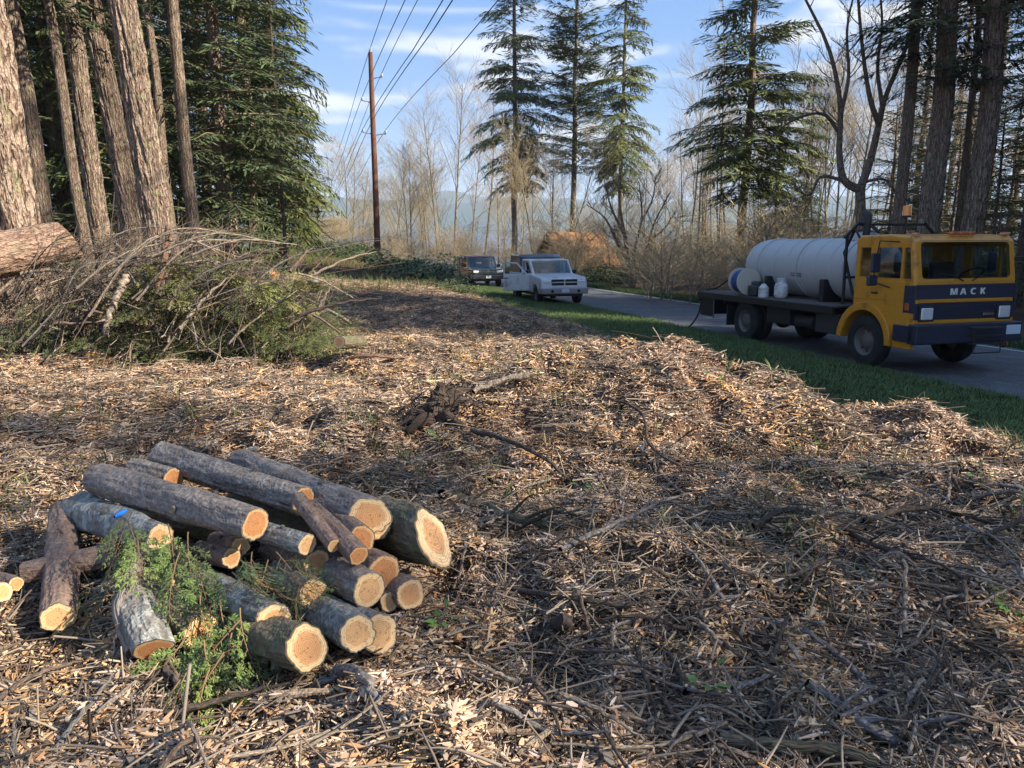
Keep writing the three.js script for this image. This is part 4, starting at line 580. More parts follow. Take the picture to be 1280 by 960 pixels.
// ---------------------------------------------------------------- utility pole and its wires
{
  const [px, pz] = at(478, 49), g0 = H(px, pz), hgt = 12.7;
  const pole = thing('utility_pole', 'tall brown wooden utility pole with short brackets and wires', 'utility pole', null, V(px, g0 - 0.3, pz));
  const t = tiler(71), wood = std(0xffffff, 0.9, { map: tex(128, 512, (u, v) => { const a = fbm(t, u, v, 30, 6, 3), b = fbm(t, u, v, 4, 10, 3); const c = mix3([84, 52, 38], [132, 84, 62], a); return mix3(c, [92, 84, 76], sstep(0.5, 0.7, b) * 0.6); }) });
  part('post', new MB().tube([V(0, 0, 0), V(0, 5, 0), V(-0.02, 9.5, 0), V(-0.02, hgt, 0)], [0.2, 0.18, 0.155, 0.13], 14, 1, true).geo(), wood, pole);
  const dir = V(0.26, 0, 0.9656), side = V(0.9656, 0, -0.26), grey = std(col(0.25, 0.25, 0.26), 0.5, { metalness: 0.6 }), clay = std(col(0.35, 0.36, 0.38), 0.3), ends = [];
  const arm = (y, s, len) => { const a = part('bracket', new MB().tube([V(0, y - 0.12, 0), side.clone().multiplyScalar(s * len * 0.6).setY(y - 0.02), side.clone().multiplyScalar(s * len).setY(y)], [0.035, 0.03, 0.03], 8, 1, true).geo(), grey, pole), q = side.clone().multiplyScalar(s * len); part('insulator', new THREE.LatheGeometry([[0.02, 0], [0.09, 0.03], [0.03, 0.07], [0.09, 0.11], [0.03, 0.15], [0.08, 0.19], [0.001, 0.23]].map((p) => new THREE.Vector2(...p)), 14).translate(q.x, y, q.z), clay, a); ends.push(q.setY(y + 0.23)); };
  part('insulator', CY(0.04, 0.05, 0.35, 12).translate(0, hgt + 0.1, 0), clay, pole); ends.push(V(0, hgt + 0.28, 0));
  arm(11.3, 1, 0.62); arm(9.9, -1, 0.6); arm(8.0, 1, 0.75); arm(8.05, -1, 0.62);
  ends.push(V(0.05, 8.9, 0));
  const lines = [[0, 0.02], [1, 0.018], [2, 0.018], [3, 0.018], [4, 0.018], [5, 0.022]];
  for (const [k, r] of lines) {
    const e = ends[k].clone().add(pole.position), pts = [], sp = 56;
    for (let q = -100; q <= 100; q += 2.5) { const u = q / 100, f = Math.abs(u), base = e.clone().addScaledVector(dir, u * sp * 1.6); base.y += (u > 0 ? 0.025 : -0.025) * f * sp * 1.6 - 1.1 * (k < 3 ? 1 : 1.3) * (1 - Math.pow(2 * f * (f > 0.5 ? 1 - f + 0.5 - (0.5 - 0.5) : 1) - 1, 2)) * 0.6 * Math.min(1, f * 4); pts.push(base); }
    solo('wire', new MB().tube(pts, pts.map(() => r), 4, 1).geo(), M.black ?? std(col(0.03, 0.03, 0.03)), ['overhead wire fixed to the very top of the utility pole', 'overhead wire on the highest side bracket of the pole', 'overhead wire on the second highest side bracket of the pole', 'overhead wire on the longer of the two lowest brackets', 'overhead wire on the shorter of the two lowest brackets', 'overhead wire fixed straight to the post between the brackets'][k], 'wire', 'overhead wires');
  }
  // white bucket beyond the brush pile, cabin beyond the vehicles
  const [qx, qz] = at(398, 25), bp = onGround(qx, qz), b = thing('bucket', 'small white bucket on the mulch beyond the brush pile', 'bucket', null, bp);
  part('body', new THREE.LatheGeometry([[0.001, 0], [0.13, 0], [0.155, 0.34], [0.165, 0.36], [0.15, 0.36], [0.14, 0.34], [0.12, 0.02], [0.001, 0.02]].map((p) => new THREE.Vector2(...p)), 28), M.white, b); part('handle', new THREE.TorusGeometry(0.155, 0.004, 6, 24, Math.PI).rotateX(-1.1).translate(0, 0.32, 0), grey, b);
  const [cx, cz] = at(716, 57), cabin = thing('cabin', 'small cabin with an orange brown shingled gable roof', 'cabin', null, V(cx, H(cx, cz), cz)); cabin.rotation.y = 0.62;
  const w = 3.6, l = 4.6, eave = 1.35, ridge = 3.35, wm = std(col(0.28, 0.17, 0.1), 0.9), rm = std(col(0.4, 0.2, 0.09), 0.95), rm2 = std(col(0.33, 0.16, 0.075), 0.95), tm = std(col(0.45, 0.27, 0.14), 0.85);
  const gab = new THREE.Shape([[-w / 2, 0], [w / 2, 0], [w / 2, eave], [0, ridge - 0.1], [-w / 2, eave]].map((p) => new THREE.Vector2(...p)));
  part('wall', new THREE.ExtrudeGeometry(gab, { depth: l, bevelEnabled: false }).rotateY(Math.PI / 2).translate(-l / 2, 0, 0), wm, cabin);
  const roof = new THREE.Group(); roof.name = 'roof'; cabin.add(roof); const sl = Math.hypot(w / 2 + 0.35, ridge - eave + 0.4), an = Math.atan2(ridge - eave + 0.4, w / 2 + 0.35);
  for (const s of [-1, 1]) for (let k = 0; k < 9; k++) { const g = BX(l + 0.7, 0.035, sl / 9 + 0.06, 0, 0.03, 0, 0.006).rotateX(-s * 0.06).translate(0, 0, s * (k + 0.5) * sl / 9).rotateX(s * an).translate(0, ridge, 0); part('shingle_course', g, k % 2 ? rm : rm2, roof); }
  for (const s of [-1, 1]) for (const x of [-1, 1]) part('barge_board', BX(0.05, 0.16, sl, 0, -0.04, s * sl / 2).rotateX(s * an).translate(x * (l / 2 + 0.36), ridge, 0), tm, cabin);
  part('door', BX(0.06, 1.6, 0.75, -l / 2 - 0.02, 0.8, 0.3), std(col(0.12, 0.07, 0.05), 0.8), cabin); part('window', BX(0.9, 0.6, 0.05, 0.6, 0.9, w / 2 + 0.015), M.glass, cabin);
}

// ---------------------------------------------------------------- sawn logs
{
  const t = tiler(81);
  const rough = (u, v) => clamp(0.55 * fbm(t, u, v, 24, 5, 3) + 0.45 * (1 - 2 * Math.abs(fbm(t, u, v, 12, 4, 3) - 0.5)));
  const bk = (a, b, lich, k0) => tex(512, 512, (u, v) => { const f = rough(u, v), g = fbm(t, u, v, 40, 40, 3), h = fbm(t, u + 0.3, v, 7, 7, 4), q = fbm(t, u, v + 0.5, 18, 18, 3); let c = mix3(a, b, clamp(f * 1.3 - 0.15)); c = mix3(c, lich, sstep(k0, k0 + 0.12, h * 0.4 + q * 0.6) * 0.6); const m = 0.75 + 0.5 * g; return c.map((x) => x * m); });
  const bb = tex(512, 512, (u, v) => [255 * clamp(rough(u, v) * 0.8 + 0.25 * fbm(t, u, v, 50, 50, 2))], false);
  M.logGrey = std(0xffffff, 0.95, { map: bk([92, 82, 75], [138, 127, 119], [140, 140, 132], 0.55), bumpMap: bb, bumpScale: 0.022 });
  M.logBrown = std(0xffffff, 0.95, { map: bk([92, 73, 62], [134, 112, 99], [140, 136, 122], 0.6), bumpMap: bb, bumpScale: 0.02 });
  M.logMoss = std(0xffffff, 1, { map: bk([74, 65, 54], [112, 102, 84], [80, 92, 52], 0.5), bumpMap: bb, bumpScale: 0.026 });
  M.logLichen = std(0xffffff, 0.95, { map: bk([88, 82, 76], [130, 128, 122], [158, 160, 152], 0.48), bumpMap: bb, bumpScale: 0.024 });
  const face = (seed, sap, heart, pith, hr) => { const q = tiler(seed), cx = 0.5 + 0.16 * (q(0.1, 0.2, 5, 5) - 0.5), cy = 0.5 + 0.16 * (q(0.7, 0.4, 5, 5) - 0.5), crack = q(0.3, 0.9, 7, 7) * 6.28, cw = 0.006 + 0.012 * q(0.5, 0.1, 3, 3);
    return tex(384, 384, (u, v) => { const x = u - cx, y = v - cy, th = Math.atan2(y, x), r0 = Math.hypot(x, y) * 2, w = r0 * (1 + 0.07 * (fbm(q, (th / 6.2832 + 1) % 1, 0.3, 9, 3, 2) - 0.5)) , rings = 0.5 + 0.5 * Math.sin(w * 62 + 3 * q(w, 0.2, 12, 3)), rr = Math.floor(w * 15);
      const hb = sstep(hr + 0.06, hr - 0.06, w + 0.12 * (fbm(q, u, v, 5, 5, 3) - 0.5)); let c = mix3(sap, heart, hb); c = mix3(c, pith, sstep(0.12, 0.02, w) * 0.6);
      let k = 0.88 + 0.17 * rings * (0.5 + 0.5 * q(rr / 16 % 1, 0.4, 16, 2)) + 0.1 * (fbm(q, u, v, 60, 60, 2) - 0.5) + 0.05 * (fbm(q, u * 0.8 + v * 0.3, v, 5, 40, 2) - 0.5);
      const dx = Math.cos(th - crack) * r0, dy = Math.abs(Math.sin(th - crack) * r0 + 0.05 * (q(r0, 0.3, 9, 3) - 0.5)); if (dx > 0.1 && dx < 0.78 && dy < cw * (0.9 - dx)) k *= 0.6; const d2x = Math.cos(th - crack - 2.1) * r0, d2y = Math.abs(Math.sin(th - crack - 2.1) * r0 + 0.06 * (q(r0, 0.6, 8, 3) - 0.5)); if (d2x > 0.25 && d2x < 0.7 && d2y < cw * 0.5 * (0.8 - d2x)) k *= 0.65; if (fbm(q, u, v, 22, 22, 2) > 0.72) k *= 0.8; if (r0 > 0.985) c = mix3(c, [150, 100, 62], 0.5);
      return c.map((z) => z * k); }); };
  M.faces = [face(901, [228, 192, 142], [212, 156, 104], [184, 122, 78], 0.68), face(902, [232, 198, 150], [222, 174, 122], [194, 138, 92], 0.72), face(903, [222, 180, 128], [208, 144, 92], [174, 110, 68], 0.8), face(904, [236, 200, 152], [226, 170, 116], [200, 138, 90], 0.6)].map((m) => std(0xffffff, 0.85, { map: m }));
}
// near face centre B, far end A, radii, optional saw-cut direction at B
function log(label, A, B, ra, rb, bark, faceN, { cutDir = null, seed = 1, oval = 1, name = 'log', group = 'sawn logs heaped on the mulch', lump = 0.1, turn = 0 } = {}) {
  const ax = B.clone().sub(A), L = ax.length(), d = ax.clone().normalize(), g = thing(name, label, 'log', group, A.clone()), m = new MB();
  const up = Math.abs(d.y) > 0.85 ? V(1, 0, 0) : V(0, 1, 0), e1 = V().crossVectors(up, d).normalize(), e2 = V().crossVectors(d, e1), rows = Math.max(10, Math.round(L / 0.016)), S = 52;
  const nB = cutDir ? cutDir.clone().normalize() : d.clone(), nA = d.clone().negate();
  const rad = (th, v) => 1 + lump * n3(Math.cos(th) * 0.9, Math.sin(th) * 0.9, v * 1.6 + seed * 7) + 0.05 * n3(Math.cos(th) * 2.2, Math.sin(th) * 2.2, v * 4 + seed) + 0.03 * n3(Math.cos(th) * 5, Math.sin(th) * 5, v * 11 + seed) + 0.028 * n3(Math.cos(th) * 10, Math.sin(th) * 10, v * 30 + seed);
  const ringAt = (q, end) => { const out = []; for (let s = 0; s <= S; s++) { const th = s / S * 6.28319, r = lerp(ra, rb, q) * rad(th % 6.28318, q * L), off = V().addScaledVector(e1, Math.cos(th) * r * oval).addScaledVector(e2, Math.sin(th) * r / oval); let along = q * L; const k = -off.dot(nB) / nB.dot(d); along += k * sstep(0.6, 1, q); out.push(off.addScaledVector(d, along)); } return out; };
  const all = []; for (let k = 0; k <= rows; k++) all.push(ringAt(k / rows));
  const pos = [], uv = [], idx = []; all.forEach((ring, k) => ring.forEach((p, s) => { pos.push(p.x, p.y, p.z); uv.push(s / S * 6.283 * rb / 0.5 + seed * 0.37, k / rows * L / 0.5 + seed * 0.21); })); for (let k = 0; k < rows; k++) for (let s = 0; s < S; s++) { const a = k * (S + 1) + s, b = a + S + 1; idx.push(a, a + 1, b, a + 1, b + 1, b); }
  // bark edge on both ends
  for (const [ring, nn, q] of [[all[rows], nB, rows], [all[0], nA, 0]]) { const c = ring.slice(0, S).reduce((s, p) => s.add(p), V()).multiplyScalar(1 / S), o = pos.length / 3; for (let s = 0; s <= S; s++) { const p = ring[s], i = p.clone().lerp(c, 0.075 + 0.02 * n2(s * 0.9, seed)); pos.push(p.x, p.y, p.z, i.x, i.y, i.z); uv.push(s / S, 0.02, s / S, 0.05); } for (let s = 0; s < S; s++) { const a = o + s * 2; idx.push(a, a + 1, a + 2, a + 1, a + 3, a + 2); } }
  const bg = new THREE.BufferGeometry(); bg.setAttribute('position', new THREE.Float32BufferAttribute(pos, 3)); bg.setAttribute('uv', new THREE.Float32BufferAttribute(uv, 2)); bg.setIndex(idx); bg.computeVertexNormals(); part('bark', bg, bark, g);
  for (const [ring, nn] of [[all[rows], nB], [all[0], nA]]) {
    const c = ring.slice(0, S).reduce((s, p) => s.add(p), V()).multiplyScalar(1 / S), P = [], U = [], I = [], lift = 0.0015, R0 = Math.max(...ring.map((p) => p.distanceTo(c))); P.push(c.x + nn.x * lift, c.y + nn.y * lift, c.z + nn.z * lift); U.push(0.5, 0.5);
    for (let k = 1; k <= 3; k++) for (let s = 0; s <= S; s++) { const f = k / 3 * 0.935, p = c.clone().lerp(ring[s], f), th = s / S * 6.28319 + turn + seed; P.push(p.x + nn.x * lift, p.y + nn.y * lift, p.z + nn.z * lift); U.push(0.5 + 0.49 * k / 3 * Math.cos(th), 0.5 + 0.49 * k / 3 * Math.sin(th)); }
    for (let s = 0; s < S; s++) I.push(0, 1 + s, 2 + s); for (let k = 0; k < 2; k++) for (let s = 0; s < S; s++) { const a = 1 + k * (S + 1) + s, b = a + S + 1; I.push(a, b, a + 1, a + 1, b, b + 1); }
    const fg = new THREE.BufferGeometry(); fg.setAttribute('position', new THREE.Float32BufferAttribute(P, 3)); fg.setAttribute('uv', new THREE.Float32BufferAttribute(U, 2)); fg.setIndex(I); fg.computeVertexNormals(); part('cut_face', fg, M.faces[faceN], g);
  }
  const kr = rng(seed * 13 + 5); if (L > 0.3) for (let k = 0; k < 2; k++) { const q = 0.2 + 0.6 * kr(), th = kr() * 6.28, rr = lerp(ra, rb, q), dir = V().addScaledVector(e1, Math.cos(th)).addScaledVector(e2, Math.sin(th)).addScaledVector(d, 0.5).normalize(), o = d.clone().multiplyScalar(q * L).addScaledVector(dir, rr * 0.75), kn = rr * (0.16 + 0.12 * kr()); part('knot', new MB().tube([o, o.clone().addScaledVector(dir, rr * 0.3), o.clone().addScaledVector(dir, rr * (0.4 + 0.25 * kr()))], [kn * 1.5, kn, kn * 0.9], 10, 1, true).geo(), bark, g); }
  return g;
}
{
  const G = M.logGrey, B = M.logBrown, S = M.logMoss, Li = M.logLichen, s = sight;
  const px = (n, t) => n * t / F / 2;      // radius from an apparent width at depth t
  const L = (label, ax, ay, at_, bx, by, bt, wa, wb, bark, f, o = {}) => log(label, s(ax, ay, at_), s(bx, by, bt), px(wa, at_), px(wb, bt), bark, f, o);
  L('brown log lying apart from the heap, sawn end tilted down to the mulch', 81, 640, 3.75, 74, 772, 3.02, 34, 42, B, 1, { seed: 1 });
  const blue = L('lichen grey log with a blue paint mark under cedar fronds', 100, 640, 3.75, 200, 671, 3.2, 50, 34, Li, 3, { seed: 2 });
  L('long grey log lying across the top of the heap', 122, 599, 3.7, 320, 655, 3.12, 40, 42, G, 2, { seed: 3 });
  L('long dark log at the back top of the heap', 203, 571, 4.05, 379, 627, 3.42, 36, 37, G, 2, { seed: 4 });
  L('grey log with an oval sawn end behind the top of the heap', 300, 583, 4.1, 462, 645, 3.3, 42, 44, G, 0, { seed: 5, cutDir: V(0.25, 0.35, 1) });
  L('thin grey log wedged under the long grey log', 300, 655, 3.35, 384, 681, 3.08, 26, 28, Li, 1, { seed: 6 });
  L('thinnest forked stick log on top of the heap', 372, 622, 3.3, 418, 682, 3.06, 18, 20, B, 1, { seed: 7 });
  L('slim brown log slanting down the face of the heap', 388, 634, 3.35, 449, 694, 3.02, 22, 26, B, 2, { seed: 8 });
  L('brown log end peeping out behind the slim brown log', 400, 640, 3.6, 452, 675, 3.16, 38, 38, B, 2, { seed: 9 });
  L('log with a pale crescent of sawn end under the oval ended log', 420, 640, 3.75, 474, 660, 3.36, 30, 32, G, 3, { seed: 10 });
  L('thick mossy log with a long slanting saw cut', 474, 655, 3.8, 541, 672, 3.3, 66, 66, S, 3, { seed: 11, cutDir: V(0.8, 0.72, 0.1) });
  L('round log at the middle of the heap with a clean pale end', 395, 705, 3.35, 461, 738, 2.98, 46, 44, G, 1, { seed: 12 });
  L('log close behind the clean ended middle log', 420, 690, 3.45, 480, 716, 3.1, 42, 44, B, 2, { seed: 13 });
  L('small log squeezed between the middle logs and the bottom pair', 455, 735, 3.35, 487, 752, 3.06, 24, 25, B, 1, { seed: 14 });
  L('reddish log with a cracked end below the slanting cut', 465, 725, 3.4, 513, 743, 3.06, 38, 39, B, 0, { seed: 15 });
  L('log end shaded beneath the thin grey log', 350, 715, 3.3, 391, 741, 3.02, 36, 37, G, 1, { seed: 16 });
  L('log end in deep shade at the centre of the heap', 340, 685, 3.45, 396, 704, 3.14, 36, 36, B, 0, { seed: 17 });
  L('lichen grey log running out from under the fronds', 235, 722, 3.35, 343, 773, 2.85, 42, 37, Li, 3, { seed: 18, cutDir: V(0.35, 0.1, 1) });
  L('dark log at the foot of the heap with a tall oval orange end', 306, 792, 2.98, 384, 810, 2.66, 56, 58, S, 0, { seed: 19, cutDir: V(0.75, 0.5, 0.75) });
  L('pale grey log at the foot of the heap, front of a pair', 385, 758, 3.2, 447, 792, 2.74, 46, 48, Li, 1, { seed: 20 });
  L('log behind the pale grey one at the foot of the heap', 425, 770, 3.15, 475, 792, 2.82, 48, 49, G, 1, { seed: 21 });
  L('short log buried low behind the fronds', 250, 690, 3.5, 290, 697, 3.2, 26, 26, B, 0, { seed: 22 }); L('little log just above the buried one', 270, 676, 3.5, 301, 683, 3.24, 24, 24, B, 1, { seed: 23 });
  L('whitish lichen covered log standing steeply against the heap', 167, 752, 2.98, 192, 812, 2.74, 46, 46, Li, 2, { seed: 24, cutDir: V(0.25, -0.5, 0.8) });
  L('rough barked dark log half hidden by fronds', 180, 742, 3.2, 252, 790, 2.9, 50, 50, S, 0, { seed: 25 });
  L('dark limb log lying low behind the lone brown log', 30, 716, 3.3, 150, 692, 3.4, 28, 32, B, 0, { seed: 28 });
  L('log end hidden behind the long grey log', 168, 588, 3.95, 216, 600, 3.8, 30, 30, G, 2, { seed: 29 });
  L('short reddish log at the outer end of the heap', -6, 725, 3.35, 20, 730, 3.1, 22, 17, B, 2, { seed: 30 }); L('stub beside the short reddish log', -20, 738, 3.2, 3, 740, 3.0, 26, 24, B, 0, { seed: 31 });
  // hidden lower layer that carries the rest
  const core = 'log deep in the heap that the others rest on';
  L(core, 210, 760, 3.45, 330, 800, 3.0, 50, 46, S, 0, { seed: 32 }); L(core, 300, 735, 3.7, 420, 760, 3.25, 52, 52, S, 0, { seed: 33 }); L(core, 200, 690, 3.8, 330, 740, 3.35, 54, 52, S, 0, { seed: 34 }); L(core, 330, 680, 4.0, 450, 725, 3.4, 52, 50, S, 0, { seed: 35 }); L(core, 110, 715, 3.6, 230, 720, 3.3, 44, 44, S, 0, { seed: 36 }); L(core, 290, 640, 4.05, 400, 670, 3.55, 46, 46, S, 0, { seed: 37 }); L(core, 190, 640, 4.0, 300, 665, 3.55, 40, 42, S, 0, { seed: 38 });
  // forked limb hanging down the heap's face
  { const p = [s(176, 690, 3.12), s(168, 715, 3.0), s(158, 740, 2.94), s(152, 760, 2.9), s(160, 790, 2.84), s(170, 812, 2.8)], q = new THREE.CatmullRomCurve3(p).getPoints(24), w = new MB().tube(q, q.map((_, i) => 0.026 + 0.012 * (i / 24) + 0.004 * n2(i, 3)), 12, 1, true).tube([s(158, 740, 2.94), s(146, 752, 2.92), s(143, 770, 2.9)], [0.02, 0.018, 0.014], 8, 1, true); solo('forked_limb', w.geo(), M.logGrey, 'crooked forked limb hanging down the log heap beside the whitish log', 'branch'); }
  // blue paint on the lichen log
  { const a = s(143, 646, 3.3), b = s(158, 638, 3.36), c = a.clone().lerp(b, 0.5), m = new MB().tube([a, c, b], [0.006, 0.013, 0.007], 8, 1, true); m.geo; const e = part('paint_mark', m.geo().translate(-blue.position.x, -blue.position.y, -blue.position.z), std(col(0.02, 0.2, 0.75), 0.6), blue); e.userData.label = 'bright blue paint mark'; }
}
// ---------------------------------------------------------------- cedar and fir fronds (cut boughs)
const FROND = [];
function frondGeo(seed, tint, L = 0.5, kind = 'cedar') {
  const R = rng(seed), m = new MB(), w = new MB(); w.color(0.6, 0.45, 0.3); const n = 14, main = bend(V(0, 0, 0), V(1, 0.12, 0).normalize(), L, n, 0.7, 0.12, R); w.tube(main, main.map((_, i) => 0.006 * (1 - i / (n + 1))), 4, 1);
  const spray = (o, d, len, lev) => { const k = Math.max(3, Math.round(len / 0.03)), q = bend(o, d, len, k, 0.35, 0.16, R); if (lev === 1) w.tube(q, q.map((_, i) => 0.003 * (1 - i / (k + 1))), 3, 1);
    for (let i = 1; i <= k; i++) { const dd = q[i].clone().sub(q[i - 1]).normalize(); for (const s of [-1, 1]) { const sd = V(-dd.z, 0.1 * (R() - 0.5), dd.x).normalize().multiplyScalar(s); if (lev === 1 && len > 0.1) { if (R() < 0.6) spray(q[i], dd.clone().multiplyScalar(0.9).addScaledVector(sd, 0.6).normalize(), len * 0.3 * (1.15 - i / k), 2); }
      const kk = 0.6 + 0.8 * R(); m.color(tint[0] * kk, tint[1] * kk, tint[2] * kk); const ld = dd.clone().multiplyScalar(0.9).addScaledVector(sd, 0.6).add(V(0, (R() - 0.5) * 0.5, 0)).normalize(); m.leaf(q[i], ld, V().crossVectors(ld, V(R() - 0.5, 1, R() - 0.5)).normalize(), (kind === 'cedar' ? 0.026 : 0.024) * (0.7 + 0.6 * R()), kind === 'cedar' ? 0.0095 : 0.0035); } } };
  for (let i = 2; i <= n; i++) for (const s of [i % 2 ? -1 : 1]) { const dd = main[i].clone().sub(main[i - 1]).normalize(), sd = V(-dd.z, 0, dd.x).multiplyScalar(s); spray(main[i], dd.clone().multiplyScalar(0.7).addScaledVector(sd, 0.8).normalize(), L * 0.42 * Math.sin(Math.PI * (0.15 + 0.8 * i / n)) * (0.7 + 0.5 * R()), 1); }
  return { leaves: m.geo(), stem: w.geo() };
}
FROND.push(frondGeo(501, [0.13, 0.19, 0.045]), frondGeo(502, [0.11, 0.17, 0.045], 0.42), frondGeo(503, [0.06, 0.11, 0.05], 0.45, 'fir'), frondGeo(504, [0.12, 0.145, 0.045], 0.5), frondGeo(505, [0.085, 0.12, 0.045], 0.5, 'fir'));
function frond(k, label, group, p, dir, s = 1, roll = 0) { const g = thing('cut_frond', label, 'foliage', group, p); const q = new THREE.Quaternion().setFromUnitVectors(V(1, 0, 0), dir.clone().normalize()); g.quaternion.copy(q).multiply(new THREE.Quaternion().setFromAxisAngle(V(1, 0, 0), roll)); g.scale.setScalar(s); part('foliage', FROND[k].leaves, M.needles, g); part('stem', FROND[k].stem, M.twig, g); return g; }
{
  const R = rng(515), s = sight;
  for (const [a, b, ta, tb, k, sc] of [[165, 640, 3.15, 3.0, 3, 0.5], [160, 650, 3.12, 3.0, 0, 0.55], [210, 655, 3.05, 2.95, 0, 0.5], [235, 665, 3.02, 2.9, 3, 0.55], [170, 665, 3.1, 2.9, 0, 0.6], [225, 690, 3.0, 2.85, 0, 0.6], [150, 690, 3.1, 2.9, 3, 0.45], [245, 700, 3.0, 2.85, 1, 0.55]]) frond(k, 'yellow green cedar frond draped on the blue marked log', 'fronds at the blue marked log', s(a, b, ta), s(a + (R() - 0.5) * 60, b + 40 + 30 * R(), tb).sub(s(a, b, ta)), sc, R() * 2);
  for (const [a, b, ta] of [[315, 690, 3.0], [335, 700, 2.98], [350, 710, 2.96], [370, 705, 2.98], [300, 700, 2.98], [330, 725, 2.92], [355, 735, 2.92], [310, 720, 2.95], [375, 730, 2.94], [290, 715, 2.98], [345, 690, 3.02]]) frond(2 + 2 * (R() < 0.4), 'dark green fir frond tucked into the middle of the heap', 'fronds in the middle of the heap', s(a, b, ta), s(a + (R() - 0.3) * 90, b + 50 * R(), ta - 0.1).sub(s(a, b, ta)), 0.55, R() * 3);
  for (const [a, b, ta, k] of [[250, 745, 2.88, 0], [275, 750, 2.85, 1], [300, 760, 2.8, 0], [240, 770, 2.82, 1], [265, 780, 2.78, 0], [290, 790, 2.74, 0], [300, 775, 2.76, 1], [255, 800, 2.7, 3], [230, 800, 2.74, 1], [280, 815, 2.66, 0], [240, 830, 2.62, 3], [225, 850, 2.56, 0], [262, 835, 2.6, 0], [295, 805, 2.7, 1]]) frond(k, 'green cedar frond spilling from the heap down to the mulch', 'fronds spilling from the heap', s(a, b, ta), s(a + (R() - 0.65) * 90, b + 60 + 30 * R(), ta - 0.08).sub(s(a, b, ta)), 0.62, R() * 3);
  for (const [a, b, k] of [[350, 600, 2], [400, 605, 4], [445, 622, 4], [120, 725, 4], [130, 745, 2], [345, 588, 4]]) { const p = s(a, b, 3.3 + (b < 640 ? 0.35 : -0.15)); frond(k, 'dark fir sprig lying on the upper logs of the heap', 'sprigs on the upper logs', p, V(R() - 0.5, -0.1, R() - 0.5), 0.5, R()); }
  for (const [a, b, k, sc] of [[690, 612, 2, 0.5], [1035, 590, 4, 0.9], [1120, 600, 4, 0.9], [1090, 575, 2, 0.8], [930, 610, 2, 0.8], [490, 935, 4, 0.5], [520, 950, 2, 0.45], [960, 590, 4, 0.8], [660, 505, 3, 0.5], [405, 470, 3, 0.8], [120, 490, 0, 0.9], [100, 510, 3, 0.9], [30, 590, 4, 0.8], [1150, 610, 4, 0.7], [430, 450, 3, 0.8], [460, 440, 0, 0.7]]) frond(k, 'green conifer sprig lying loose on the mulch', 'loose sprigs on the mulch', seen(a, b, 0.03), V(R() - 0.5, 0.02, R() - 0.5), sc, (R() - 0.5) * 0.6);
}

